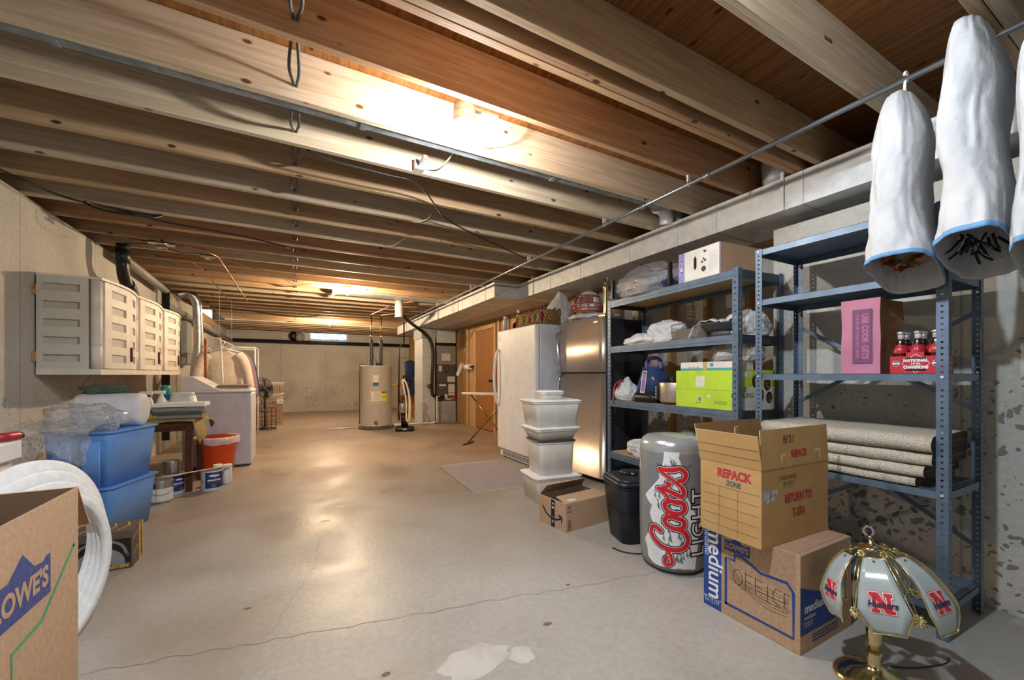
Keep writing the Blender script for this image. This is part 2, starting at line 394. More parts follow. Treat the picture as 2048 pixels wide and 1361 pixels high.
M('cardboard_in', '#7b6048', .9); M('cardboard_warm', '#b9935f', .85, col2='#b28c58', scale=9)
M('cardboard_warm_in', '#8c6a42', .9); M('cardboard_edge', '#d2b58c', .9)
M('lowes_blue', '#24468c', .7); M('lowes_navy', '#3b4478', .75, col2='#454e82', scale=60); M('green_print', '#4f9a6c', .75)
M('white_print', '#e6e6ea', .7); M('black_print', '#1a1a1c', .7); M('red_print', '#b03038', .8); M('grid_print', '#4d5a5e', .8); M('marker', '#3d3328', .85)
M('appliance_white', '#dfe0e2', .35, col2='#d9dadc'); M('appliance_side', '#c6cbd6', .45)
M('steel', '#d2c6ba', .34, .85, '#c6baac', 2.5, stretch=(1,1,.12), rvar=.06); M('steel_side', '#2d3036', .45)
M('chrome', '#d8d8da', .12, 1); M('brass', '#e0d2a0', .14, 1, '#d8c890', 20); M('brass_dark', '#8f7d46', .3, .9)
M('tote_blue', '#6aa0e6', .32, col2='#659ae0', trl=.08); M('orange_plastic', '#e2531c', .35, trl=.06)

def film(name, dif, glo, rgh=.08, bs=40):
    m = bpy.data.materials.new(name); m.use_nodes = True; nt = m.node_tree; N = nt.nodes; L = nt.links; N.remove(N['Principled BSDF'])
    tc = N.new('ShaderNodeTexCoord'); nz = N.new('ShaderNodeTexNoise'); nz.inputs['Scale'].default_value = bs; nz.inputs['Detail'].default_value = 3; L.new(tc.outputs['Object'], nz.inputs['Vector'])
    bp = N.new('ShaderNodeBump'); bp.inputs['Strength'].default_value = 1; bp.inputs['Distance'].default_value = .02; L.new(nz.outputs['Fac'], bp.inputs['Height'])
    tr = N.new('ShaderNodeBsdfTransparent'); df = N.new('ShaderNodeBsdfDiffuse'); df.inputs[0].default_value = (.82,.84,.88,1); gl = N.new('ShaderNodeBsdfGlossy'); gl.inputs['Roughness'].default_value = rgh
    L.new(bp.outputs[0], gl.inputs['Normal']); L.new(bp.outputs[0], df.inputs['Normal'])
    lw = N.new('ShaderNodeLayerWeight'); lw.inputs[0].default_value = .45; L.new(bp.outputs[0], lw.inputs['Normal'])
    a = N.new('ShaderNodeMixShader'); a.inputs[0].default_value = dif; L.new(tr.outputs[0], a.inputs[1]); L.new(df.outputs[0], a.inputs[2])
    mu = N.new('ShaderNodeMath'); mu.operation = 'MULTIPLY_ADD'; mu.inputs[1].default_value = glo; mu.inputs[2].default_value = .05; L.new(lw.outputs['Facing'], mu.inputs[0])
    c = N.new('ShaderNodeMixShader'); L.new(mu.outputs[0], c.inputs[0]); L.new(a.outputs[0], c.inputs[1]); L.new(gl.outputs[0], c.inputs[2])
    L.new(c.outputs[0], N['Material Output'].inputs[0]); MATS[name] = m
film('film', .24, .6); film('film_dense', .45, .5, .15, 24)
M('liner', '#e6d4dc', .25, alpha=.72, bump=.5, bscale=30); M('bubble', '#eceef4', .3, alpha=.96, bump=1, bscale=120, trl=.12)
M('bag_white', '#e0e0e0', .38, bump=.8, bscale=30, trl=.12); M('bag_matte', '#cfd0d2', .6, bump=.7, bscale=26, trl=.14); M('bag_grey', '#9a9b9e', .4, bump=.6, bscale=20)
M('tape_blue', '#6a9ac8', .6); M('red_ribbon', '#a8323e', .6)
M('tub_clear', '#f3efe8', .35, trl=.06); M('tub_lid', '#f0f0ee', .4); M('lid_dark', '#3c3e42', .5)
M('bin_black', '#23272e', .38); M('coors_silver', '#8f9194', .3, .35); M('coors_top', '#b4b6b8', .22, .5, bump=.3, bscale=30)
M('coors_red', '#c8202c', .35); M('coors_black', '#14151c', .4); M('coors_white', '#e2e2e4', .4); M('coors_grey', '#76787c', .4)
M('cab_grey', '#cbcbc2', .5, col2='#c6c6bc', scale=40); M('cab_front', '#e0d9cf', .5); M('cab_slot', '#c3beb4', .6); M('maroon', '#5f1c1e', .4)
M('rug_cream', '#d2cabc', .95, col2='#b8afa0', scale=160, bump=1, bscale=180); M('rug_edge', '#3d3a38', .9)
M('rug_grey', '#b5aaa6', .95, col2='#8f868a', scale=160, bump=.6, bscale=240); M('rug_fringe', '#ddd2bd', .95)
M('heater_grey', '#b9b2a8', .45, col2='#b3aca2'); M('heater_trim', '#8f8a84', .5); M('furnace_brown', '#4e484b', .5, col2='#565053'); M('paper', '#d8d5cc', .8); M('paper_yellow', '#dcd83a', .8); M('paper_blue', '#2c6aa8', .7)
M('fabric_cream', '#d8cbbf', .9, col2='#cdbfb2', scale=20, bump=.3, bscale=120); M('fabric_blue', '#26345e', .9); M('fabric_mauve', '#94747a', .9); M('fabric_dark', '#222631', .9); M('fabric_lblue', '#6f86a8', .9)
M('burlap', '#b39a66', .95, col2='#94804f', scale=120, bump=.8, bscale=160); M('green_cloth', '#4c5a4c', .9); M('yellow_fuzz', '#b6b04a', .95, col2='#9c9a3a', scale=90, bump=1, bscale=90)
M('foam_white', '#e2e4e4', .55, col2='#d7dada', scale=30, bump=.2); M('foam_line', '#7d8994', .6)
M('lime', '#b4d338', .55); M('lime_dark', '#6c8a2a', .6); M('teal', '#3a9fae', .6); M('purple', '#6a4a96', .4); M('tank_blue', '#33466f', .15, alpha=.9); M('lilac', '#8f88c4', .6)
M('pink', '#b97a92', .8, col2='#b0728a', scale=6); M('mauve_print', '#7a4a6e', .8); M('kraft', '#9a7550', .85, col2='#8a6743', scale=6)
M('carrier_red', '#c22c3a', .5); M('cola', '#2a0f0c', .08, spec=.8); M('cola_red', '#b02430', .3); M('cap_metal', '#c8c8cc', .3, .8)
M('panel_glass', '#c4cfd0', .12, trl=.35, spec=.7); M('husk_red', '#c52a34', .4); M('husk_navy', '#20264a', .5); M('socket_cream', '#cfc7b4', .5)
M('leaf_orange', '#b8641e', .7); M('leaf_olive', '#6b5c22', .8); M('dried_dark', '#1c1c22', .9); M('dried_pale', '#b8ad90', .9)
M('helmet_white', '#e0dcd8', .25); M('mask_red', '#a62b38', .35); M('wicker', '#c8a468', .8, col2='#b8925a', scale=60); M('wicker_red', '#9c3344', .85); M('wicker_green', '#6b7a3a', .85); M('wicker_dark', '#3a2430', .9)
M('paint_white', '#d5dade', .4); M('label_blue', '#1f356e', .4); M('can_metal', '#b4b6b8', .3, .85); M('stick', '#d2b68c', .8)
M('teal_bottle', '#2a8f8a', .3); M('blue_bottle', '#2b5fae', .3); M('rug_thin', '#8e8078', .95, col2='#7c706a', scale=90)
M('porcelain', '#d4d2cc', .3); M('box_metal', '#b4b5b4', .5, .2); M('furn_wood', '#b77c3c', .8); M('breaker_grey', '#8f9290', .5)
M('silver_item', '#aeb0b4', .25, .8); M('photo_dark', '#241a18', .5); M('photo_silver', '#9a9aa4', .3, .3); M('gold_print', '#b89a4e', .6)
M('kbox', '#5a4c42', .7); M('soil', '#7d6248', .9); M('ply_brown', '#6b4a2c', .9)
def window_mat():
    m = bpy.data.materials.new('glass_block'); m.use_nodes = True; N = m.node_tree.nodes; L = m.node_tree.links; p = N['Principled BSDF']
    tc = N.new('ShaderNodeTexCoord'); v = N.new('ShaderNodeTexVoronoi'); v.inputs['Scale'].default_value = 22; L.new(tc.outputs['Object'], v.inputs[0])
    r = N.new('ShaderNodeValToRGB'); r.color_ramp.elements[0].color = (.75,.9,1,1); r.color_ramp.elements[1].color = (.05,.12,.24,1)
    r.color_ramp.elements[0].position = .25; r.color_ramp.elements[1].position = .62
    L.new(v.outputs['Distance'], r.inputs[0]); L.new(r.outputs[0], p.inputs['Emission Color']); p.inputs['Emission Strength'].default_value = 1.7
    p.inputs['Base Color'].default_value = (.2,.25,.3,1); p.inputs['Roughness'].default_value = .15; MATS['glass_block'] = m
window_mat()
BULB_MATS = []
for i, (x, y, z, c, e) in enumerate(BULBS):
    m = bpy.data.materials.new('bulb_glow'); m.use_nodes = True; N = m.node_tree.nodes
    p = N['Principled BSDF']; p.inputs['Base Color'].default_value = (1,1,1,1); p.inputs['Emission Color'].default_value = c+(1,); p.inputs['Emission Strength'].default_value = e
    BULB_MATS.append(m)
# ================================================================ SETTING
XL, XR, XRN, YB, YK = -1.71, 3.42, 2.95, 13.8, -2.6
ZJ, ZS = 2.41, 2.645      # joist bottoms, subfloor
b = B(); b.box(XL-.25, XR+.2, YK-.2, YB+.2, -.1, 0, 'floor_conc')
fl = lambda x, y: Vector((x, y, .0008))
random.seed(4)
def crackline(p, q, n, amp, w):
    P = []
    for i in range(n+1):
        t = i/n; a = Vector(p).lerp(Vector(q), t); d = (Vector(q)-Vector(p)).normalized()
        P.append((a.x-d.y*random.uniform(-amp, amp), a.y+d.x*random.uniform(-amp, amp)))
    b.stroke(P, w, 'crack', fl, sub=2)
crackline((-.75, 2.10), (.35, 1.90), 26, .012, .0022); crackline((.35, 1.90), (1.62, 1.66), 30, .012, .002)
crackline((1.62, 1.66), (2.1, 1.55), 12, .01, .0016); crackline((-.1, 2.02), (.1, 2.6), 12, .012, .0013); crackline((.1, 2.6), (.16, 3.1), 10, .01, .0012)
def splat(x, y, rx, ry, m, seed, n=40):
    b.shape([(x+rx*math.cos(2*PI*i/n)*(1+.35*noise.noise(Vector((math.cos(2*PI*i/n)*1.6+seed, math.sin(2*PI*i/n)*1.6, seed)))+.12*noise.noise(Vector((i*.9, seed, 0)))),
              y+ry*math.sin(2*PI*i/n)*(1+.35*noise.noise(Vector((math.cos(2*PI*i/n)*1.6+seed, math.sin(2*PI*i/n)*1.6, seed+5)))+.12*noise.noise(Vector((i*.9, seed, 3))))) for i in range(n)], m, fl)
splat(.62, 1.46, .15, .085, 'paint_spill', 2.2); splat(.80, 1.40, .05, .05, 'paint_spill', 6)
for x, y, r in ((1.0,1.52,.012), (.3,1.55,.01), (1.28,1.75,.008), (.2,3.4,.02), (.9,2.9,.015), (-.2,2.3,.01), (.62,4.3,.02), (.35,3.7,.016)):
    splat(x, y, r*1.8, r, 'soil' if r < .013 else 'paint_spill', x*9)
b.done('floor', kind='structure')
b = B(); b.box(XL-.25, XR+.2, YK-.2, YB+.2, ZS, ZS+.02, 'subfloor'); b.done('ceiling', kind='structure')
b = B(); b.box(XL-.22, XL, YK, YB, 0, ZJ-.002, 'wall_conc'); b.box(XL-.22, XL-.18, YK, YB, ZJ-.002, ZS-.001, 'stud'); b.done('wall_left', kind='structure')
b = B(); b.box(XL-.25, XR+.2, YB, YB+.2, 0, ZJ-.002, 'wall_conc'); b.box(XL-.25, XR+.2, YB+.14, YB+.2, ZJ-.002, ZS-.001, 'stud'); b.done('wall_back', kind='structure')
b = B(); b.box(XL-.25, XR+.2, YK-.2, YK, 0, ZS-.001, 'wall_conc'); b.done('wall_front', kind='structure')
b = B(); b.box(XRN, XR+.2, YK, 1.62, 0, 2.13, 'wall_conc'); b.box(XR, XR+.2, YK, 1.62, 2.13, ZS-.001, 'stud'); b.done('wall_right', kind='structure')
b = B(); b.box(XR, XR+.2, 1.62, 4.9, 0, ZS-.001, 'wall_conc')
b.box(XR, XR+.2, 4.9, YB, 0, ZS-.001, 'ply_wall'); b.done('wall_right', kind='structure')
n = 0
def trim(x0, x1, y0, y1, z0, z1, m):
    global n
    n += 1; b = B(); b.box(x0, x1, y0, y1, z0, z1, m, bev=.002, seg=1); b.done('trim_%d' % n, kind='structure')
for y in (1.66, 2.02, 2.42, 2.82, 3.22, 3.62, 4.02, 4.42, 4.82): trim(XR-.09, XR-.001, y, y+.038, 0, 2.18, 'stud')
for y in (5.22, 5.62, 6.02, 6.42, 6.80, 7.98, 8.36, 8.74, 10.6, 11.1, 11.5, 11.9): trim(XR-.04, XR-.001, y, y+.09, 0, 2.18, 'stud')
trim(XR-.10, XR-.001, 1.70, 4.9, 2.181, 2.22, 'stud')
trim(XL+.001, XL+.04, 10.34, 11.72, 2.24, 2.405, 'stud')   # sill under the side window
# joists: near-side y, material
J = [(-2.39,'joist_pale'),(-1.98,'joist_brown'),(-1.58+.04,'joist_pale'),(-1.17,'joist_pale'),(-.76,'joist_brown'),(-.36,'joist_pale'),(.05,'joist_brown'),
     (.418,'joist_pale'),(.459,'joist_brown'),(.858,'joist_pale'),(1.265,'joist_brown'),(1.362,'joist_orange'),(1.402,'joist_orange'),(1.740,'joist_orange'),(2.145,'joist_pale'),
     (2.55,'joist_pale')]
y = 2.957; k = 0
while y < YB-.1:
    J.append((y, ['joist_brown','joist_pale','joist_brown','joist_pale','joist_orange'][k % 5])); y += .4064; k += 1
for y, m in J:
    xl = XL-.178
    if 10.2 < y < 11.8: xl = -1.45
    bb = B(); cx = (xl+XR-.09)/2; L = XR-.09-xl
    bb.box(-L/2, L/2, 0, .038, 0, ZS-ZJ-.001, m, bev=.0025, seg=1)
    bb.done('ceiling_joist', loc=(cx, y, ZJ), kind='structure')
# windows of glass block
def gwin(name, o, u, wd, ht, nx, ny):
    b = B(); fr = frame(o, u, (0,0,1))
    def bx(x0, x1, y0, y1, z0, z1, m): b.box(x0, x1, y0, y1, z0, z1, m, mat=fr)
    bx(0, wd, 0, ht, 0, .02, 'glass_block')
    for i in range(nx+1): x = wd*i/nx; bx(x-.006, x+.006, 0, ht, .018, .03, 'breaker_grey')
    for i in range(ny+1): q = ht*i/ny; bx(0, wd, q-.006, q+.006, .019, .031, 'breaker_grey')
    b.done(name, kind='structure')
gwin('window_1', (XL+.001, 11.66, 2.24), (0,-1,0), 1.28, .39, 4, 2)
gwin('window_2', (.42, YB-.001, 2.21), (1,0,0), 1.02, .19, 4, 1)
# veneer door in the stud wall
b = B(); b.box(XR-.05, XR-.012, 7.0, 7.86, .02, 2.03, 'door_veneer', bev=.002)
dr = b.done('door_1', kind='structure')
b = B(); b.lathe([(.028,0),(.028,.006),(.012,.012),(.012,.04),(.026,.048),(.03,.06),(.022,.074),(0,.077)], 'black_plastic', 20, frame((XR-.05, 7.08, 1.0), (0,1,0), (0,0,1)) @ RX(0) @ Matrix.Scale(-1,4,(0,0,1)))
b.done('door_knob', dr)
b = B(); b.box(XR-.06, XR-.001, 6.92, 6.995, 0, 2.11, 'stud'); b.box(XR-.06, XR-.001, 7.865, 7.94, 0, 2.11, 'stud'); b.box(XR-.06, XR-.001, 6.995, 7.865, 2.035, 2.11, 'stud')
b.done('trim_40', kind='structure')
# ================================================================ CEILING LIGHTS
LB = ['bare cool-white bulb in a porcelain socket, up in the joist bay above the camera', 'bright bare bulb in white porcelain socket, the nearest hanging lamp in view',
      'warm bare bulb at mid room, before the metal-covered joist bays', 'small warm bare bulb near the far glass-block window', 'unseen fill bulb added behind the camera']
for i, (x, y, z, c, e) in enumerate(BULBS):
    t = T('ceiling_light', LB[i], 'ceiling light', (x, y, z), 0, 'bare bulbs under the joists')
    b = B(); b.lathe([(.060,.115),(.060,.074),(.056,.066),(.035,.062),(.022,.045),(.020,.030),(.019,.026)][::-1], 'porcelain', 28); b.done('socket', t)
    b = B(); b.lathe([(.056,.116),(.056,.155)], 'box_metal', 28)
    if i: b.box(-.02, .19, -.010, .014, .156, .170, 'box_metal')
    b.done('junction_box', t)
    b = B(); b.lathe([(0,-BULB_R),(.012,-BULB_R*.93),(.022,-BULB_R*.70),(.029,-BULB_R*.3),(BULB_R,.0),(.029,.010),(.022,.02),(.014,.0262)], BULB_MATS[i], 20); b.done('bulb', t)
# ================================================================ DUCTS, PIPES, WIRES
t = T('air_duct', 'long galvanized supply duct running under the joists above the shelves', 'air duct', (0,0,0))
b = B(); b.box(2.80, 3.38, -1.5, 5.0, 2.19, 2.404, 'galv', bev=.003, seg=1)
y = .35
for y in (-.6, .32, .95, 1.36, 1.95, 2.3, 2.85, 3.6, 4.2, 4.75):
    b.box(2.796, 2.802, y, y+.028 if y in (.95, 3.6) else y+.004, 2.192, 2.402, 'galv'); b.box(2.80, 3.38, y, y+.006, 2.187, 2.192, 'galv_dull')
b.done('duct_run', t)
b = B(); b.box(2.42, 2.96, 5.01, 11.0, 2.19, 2.404, 'galv', bev=.003, seg=1)
for k in range(13): yy = 5.3+k*.45; b.box(2.416, 2.421, yy, yy+.006, 2.192, 2.402, 'galv'); b.box(2.42, 2.96, yy, yy+.005, 2.187, 2.191, 'galv_dull')
# crossed stiffening creases on the end face
f = on(frame((2.42, 5.01, 2.19), (1,0,0), (0,0,1)), .001)
b.stroke([(.01,.01),(.38,.205)], .006, 'galv_dull', f); b.stroke([(.01,.205),(.38,.01)], .006, 'galv_dull', f)
b.done('duct_run', t)
b = B(); b.box(2.962, 3.39, 5.002, 11.0, 2.192, 2.404, 'galv_dull', bev=.003, seg=1); b.done('duct_run', t)
for y, m in ((1.47, 'galv'), (4.6, 'galv'), (6.4, 'galv'), (8.2, 'galv')):
    x = 2.79 if y < 5 else 2.41
    b = B(); b.box(x, x+.004, y, y+.022, 2.19, 2.44, m); b.done('hanger_strap', t)
b = B(); b.lathe([(.0755,0),(.0755,.07),(.08,.075),(.08,.09),(.0755,.1),(.0755,.2)], 'galv', 24, TR(2.92, 2.42, 2.40)@RY(-12)); b.done('round_takeoff', t)
b = B(); b.lathe([(.0755,0),(.0755,.07),(.08,.075),(.08,.09),(.0755,.1),(.0755,.2)], 'galv', 24, TR(2.95, 1.60, 2.40)@RY(-12)); b.done('round_takeoff', t)
# flat branch duct tucked along a joist
t = T('branch_duct', 'narrow galvanized branch duct lying along the pale joist beyond the near bulb', 'air duct', (0,0,0))
b = B(); b.box(XL-.1, 2.62, 2.186, 2.262, 2.424, 2.52, 'galv_dark', bev=.006)
for x in (-.85, .3, 1.5): b.box(x, x+.03, 2.184, 2.266, 2.420, 2.523, 'galv_dark')
b.done('flat_duct', t)
b = B(); b.tube([(2.60,2.34,2.50),(2.70,2.36,2.50),(2.79,2.40,2.47),(2.81,2.42,2.41)], .06, 'galv', 20, sub=5); b.done('elbow', t)
t = T('joist_pan', 'flat sheet metal panning nailed under the joists beside the mid-room bulb', 'sheet metal')
t.location = (0,0,0)
b = B(); b.box(.55, 2.40, 6.66, 7.02, 2.402, 2.408, 'galv'); b.box(.50,.56,6.66,7.02,2.375,2.41,'galv'); b.done('sheet', t)
t = T('duct_stub', 'short round galvanized duct stub hanging open below the joists', 'air duct', (1.60, 7.15, 0))
b = B(); b.lathe([(.066,2.12),(.070,2.125),(.070,2.135),(.066,2.14),(.066,2.27),(.071,2.28),(.071,2.30),(.066,2.31),(.066,2.41)], 'galv', 24, cap=False); o = b.done('pipe', t); solid(o, .003)
t = T('conduit_pipe', 'long steel conduit hung under the joists and carrying the white bags', 'pipe')
b = B(); b.cyl((2.25, -1.2, 2.352), (2.23, 9.6, 2.352), .0125, 'conduit', 14)
for y in (1.60, 2.12, 4.3): b.cyl((2.246, y, 2.352), (2.246, y+.05, 2.352), .018, 'conduit', 14)
b.done('pipe', t)
for y in (1.75, 2.56, 3.78, 5.41, 7.0):
    b = B(); b.box(2.228,2.264,y,y+.012,2.368,2.409,'galv'); b.tube([(2.232+.0,y+.006,2.37),(2.229,y+.006,2.352),(2.247,y+.006,2.336),(2.265,y+.006,2.352),(2.262,y+.006,2.37)], .002,'galv',6,sub=3); b.done('pipe_strap', t)
# drain pipes
t = T('drain_pipe', 'grey drain pipe sloping along the top of the left wall to the back', 'pipe')
b = B(); b.tube([(-1.60, 5.6, 2.36), (-1.60, 7.3, 2.30)], .045, 'heater_trim', 14); b.tube([(-1.60,7.3,2.10),(-1.60,13.6,2.08)],.05,'heater_trim',14); b.done('pipe', t)
b = B(); b.tube([(-1.60, 7.3, 2.34), (-1.60, 7.3, .2)], .045, 'black_pipe', 14); b.done('downpipe', t)
t = T('drain_pipe', 'black drain pipe running level across the back wall', 'pipe')
b = B(); b.cyl((-1.54, 13.72, 2.10), (3.41, 13.72, 2.10), .055, 'black_pipe', 14); b.cyl((.35,13.72,2.10),(.41,13.72,2.10),.065,'black_pipe',14); b.done('pipe', t)
t = T('waste_pipe', 'shiny black waste pipe with offset bend dropping behind the first grey cabinet', 'pipe')
b = B(); b.tube([(-1.50,5.33,2.409),(-1.50,5.33,2.28),(-1.50,5.34,2.17),(-1.51,5.44,2.07),(-1.54,5.75,2.01),(-1.57,5.92,1.97),(-1.585,6.0,1.90)], .05, 'black_pipe', 16, sub=5)
b.tube([(-1.50,5.33,2.36),(-1.50,5.33,2.22)], .059, 'black_pipe', 16); b.tube([(-1.513,5.50,2.052),(-1.53,5.66,2.022)], .059, 'black_pipe', 16); b.done('pipe', t)
t = T('flexible_duct', 'crinkled silver foil vent hose rising behind the washing machine', 'vent hose')
b = B()
P = smooth_path([Vector(p) for p in ((-1.62,8.05,2.38),(-1.50,8.08,2.42),(-1.40,8.10,2.30),(-1.38,8.12,2.0),(-1.38,8.15,1.6),(-1.42,8.15,1.2),(-1.42,8.10,.7))], 26)
b.tube(P, .062, 'foil', 18, scale_fn=lambda s: 1+.07*math.sin(s*520)); b.done('hose', t)
t = T('electrical_panel', 'grey electrical panel box on the left wall behind the cabinets', 'electrical panel')
b = B(); b.box(XL+.001, XL+.11, 8.5, 8.9, 1.28, 2.02, 'breaker_grey', bev=.005); b.done('box', t)
b = B(); b.box(XL+.111, XL+.12, 8.52, 8.88, 1.30, 2.0, 'breaker_grey', bev=.004); b.done('cover', t)
b = B()
random.seed(9)
for k in range(14):
    y = 7.5+k*.075; a = random.uniform(-.04,.04)
    b.tube([(XL+.03,y,2.36),(XL+.05+abs(a),y+a,2.15),(XL+.04,y+a*1.5,1.9),(XL+.05,8.5+k*.025,2.0 if k < 10 else 1.85)], .006, 'wire_white', 6, sub=5)
tag(b.done('wire_bundle'), 'loose bundle of cream cables fanning down the left wall to the electrical panel', 'wires')
# cables threaded through the joists
def cable(name, label, runs, r, m, cat='cable', grp=None):
    b = B()
    for P in runs: b.tube(P, r, m, 7, sub=5)
    return tag(b.done(name), label, cat, grp)
ys = [j[0] for j in J if 1.2 < j[0] < 12 and j[0] != 1.362]
for s, lb in ((-.012, 'dark cable looping through joist holes above the room, the slightly left strand'), (.012, 'dark cable looping through joist holes above the room, the slightly right strand')):
    P = []
    for i, y in enumerate(ys):
        P.append((s*.6, y+.019, 2.475))
        if i+1 < len(ys): ym = (y+ys[i+1]+.038)/2; P.append((s*1.6+.004*math.sin(i*2.1), ym, 2.475-.035-.02*abs(math.sin(i*1.7+s*40))))
    cable('ceiling_cable', lb, [P], .0065, 'wire_grey')
cable('ceiling_cable', 'long black cable crossing diagonally under the joists from the loops to the conduit',
      [[(.0,2.60,2.44),(.15,2.62,2.40),(.5,2.64,2.395),(.72,2.68,2.40),(.95,2.98,2.398),(1.10,3.18,2.40),(1.45,3.40,2.395),(1.8,3.60,2.40),(2.20,3.78,2.38)]], .006, 'wire_black')
cable('ceiling_cable', 'black cable with a round coil hanging by the top of the left wall',
      [[(-1.66,3.55,2.40),(-1.58,3.75,2.385),(-1.45,4.05,2.39),(-1.25,4.15,2.395),(-1.02,4.18,2.39),(-.92,4.08,2.37),(-.95,3.94,2.30),(-1.10,3.85,2.27),(-1.25,3.90,2.30),(-1.33,4.02,2.37),(-1.22,4.20,2.40),(-1.0,4.30,2.39),(-.75,4.36,2.39),(-.4,4.45,2.395),(-.05,4.6,2.39)]], .008, 'wire_black')
cable('ceiling_cable', 'thin black cable snaking under the joists past the copper pipe ends',
      [[(-1.45,5.2,2.39),(-1.2,5.0,2.36),(-1.0,5.1,2.34),(-.8,5.3,2.39),(-.5,5.7,2.40),(-.2,6.0,2.395),(.0,6.2,2.34),(.2,6.3,2.395)]], .005, 'wire_black')
cable('ceiling_cable', 'long black cable sagging under the far joists towards the smallest bulb',
      [[(-1.4,9.3,2.39),(-.9,9.3,2.37),(-.3,9.4,2.33),(.1,9.5,2.33),(.45,9.55,2.385)]], .012, 'wire_black')
WL = ['short white cable loop between joists beside the nearest hanging bulb', 'bent grey wire stub below the first bay beyond the nearest hanging bulb', 'short tan wire curling under a joist, below the black diagonal cable',
      'thin tan wire slanting down below the second black cable bend', 'cream cable end poking under the mid-room joists']
for lb, P, m in ((WL[0], [(1.10,2.05,2.55),(1.06,2.07,2.47),(.98,2.10,2.43),(.94,2.135,2.43)], 'wire_white'),
                 (WL[1], [(.86,2.30,2.50),(.84,2.40,2.46),(.80,2.50,2.44),(.74,2.54,2.44)], 'wire_white'),
                 (WL[2], [(1.0,3.28,2.46),(.97,3.30,2.42),(.90,3.36,2.40),(.86,3.40,2.42)], 'wire_white'),
                 (WL[3], [(.95,3.95,2.46),(.86,4.05,2.40),(.78,4.16,2.41)], 'wire_white'),
                 (WL[4], [(.25,6.35,2.64),(.27,6.4,2.44),(.33,6.43,2.39),(.42,6.45,2.385)], 'wire_white')):
    cable('wire_stub', lb, [P], .0045, m, 'wire')
b = B(); b.box(.68,.70,2.38,2.53,2.425,2.44,'galv', mat=None); b.box(.66,.72,2.50,2.545,2.41,2.47,'galv'); tag(b.done('metal_bracket'), 'small folded metal bracket under the joist just past the nearest hanging bulb', 'bracket')
t = T('copper_pipe', 'copper water pipe with shut-off valve running away under the left joists', 'pipe')
b = B(); b.tube([(-1.35,4.95,2.375),(-1.0,5.0,2.375),(-.80,5.02,2.375),(-.72,5.3,2.375),(-.72,8.2,2.375)], .009, 'copper', 10); b.done('pipe', t)
b = B(); b.cyl((-1.22,4.97,2.375),(-1.02,4.99,2.375),.022,'chrome',12); b.cyl((-1.12,4.98,2.34),(-1.12,4.98,2.41),.014,'chrome',10); b.box(-1.16,-1.08,4.95,5.01,2.325,2.34,'chrome',bev=.004); b.done('valve', t)
t = T('copper_pipe', 'thinner copper water pipe beside the one with the valve', 'pipe')
b = B(); b.tube([(-1.3,5.55,2.38),(-1.02,5.58,2.38),(-.98,5.9,2.38),(-.98,8.3,2.38)], .008, 'copper', 10); b.done('pipe', t)
b = B(); b.cyl((-.88,5.30,2.38),(-.74,5.31,2.38),.018,'chrome',12); b.box(-.84,-.79,5.27,5.33,2.35,2.365,'chrome'); b.done('valve', t)
# ================================================================ RIGHT SIDE
# ---- perforated steel shelving unit (nearer one)
def angle_post(parent, x, y, sx, sy, H, wd, m, pitch, r, keyhole=False):
    b = B()
    perf(b, (x, y, 0), (0, sy, 0), (0, 0, 1), wd, H, m, pitch, r)
    perf(b, (x, y, 0), (sx, 0, 0), (0, 0, 1), wd, H, m, pitch, r)
    if keyhole:
        for k in range(int(H/pitch)):
            pass
    o = b.done('post', parent); solid(o, .0022, 0); return o
S2 = T('shelving_unit', 'blue-grey perforated steel shelving unit holding the pink bag, cola carrier and folded rugs', 'shelving unit', (2.40, .62, 0))
W2, D2, H2 = .80, .445, 1.855
for (x, sx) in ((0, 1), (D2, -1)):
    for (y, sy) in ((0, 1), (W2, -1)): angle_post(S2, x, y, sx, sy, H2, .037, 'shelf_steel', .0254, .0048)
for z in (1.853, 1.560, 1.125, .625, .14):
    b = B(); e = .003
    b.box(e, D2-e, e, W2-e, z-.0015, z, 'shelf_steel')
    for (x0, x1, y0, y1) in ((e, e+.002, .0, W2), (D2-e-.002, D2-e, 0, W2), (e, D2-e, e, e+.002), (e, D2-e, W2-e-.002, W2-e)): b.box(x0, x1, y0, y1, z-.034, z, 'shelf_steel')
    for (x0, x1) in ((e+.002, e+.016), (D2-e-.016, D2-e-.002)): b.box(x0, x1, .004, W2-.004, z-.034, z-.0325, 'shelf_steel')
    b.done('shelf', S2)
def bar(b, p, q, wd, m, nrm=(1,0,0)):
    p, q = Vector(p), Vector(q); d = (q-p); L = d.length; f = frame(p, d, Vector(nrm).cross(d)); b.box(-.012, L+.012, -wd/2, wd/2, -.001, .001, m, mat=f)
for p, q in (((D2+.002, .018, 1.42), (D2+.002, W2-.018, .95)), ((D2+.005, .018, .95), (D2+.005, W2-.018, 1.42)), ((D2+.002, .018, .80), (D2+.002, W2-.018, .30)), ((D2+.005, .018, .30), (D2+.005, W2-.018, .80))):
    b = B(); bar(b, p, q, .022, 'shelf_steel'); b.done('cross_brace', S2)
b = B()
for (x, y) in ((0,0),(0,W2),(D2,0),(D2,W2)):
    for z in (1.84, 1.54, 1.11, .61, .125):
        sy = 1 if y == 0 else -1
        if x == 0: b.cyl((-.005, y+sy*.018, z), (-.001, y+sy*.018, z), .006, 'galv', 8)
b.done('bolt', S2)
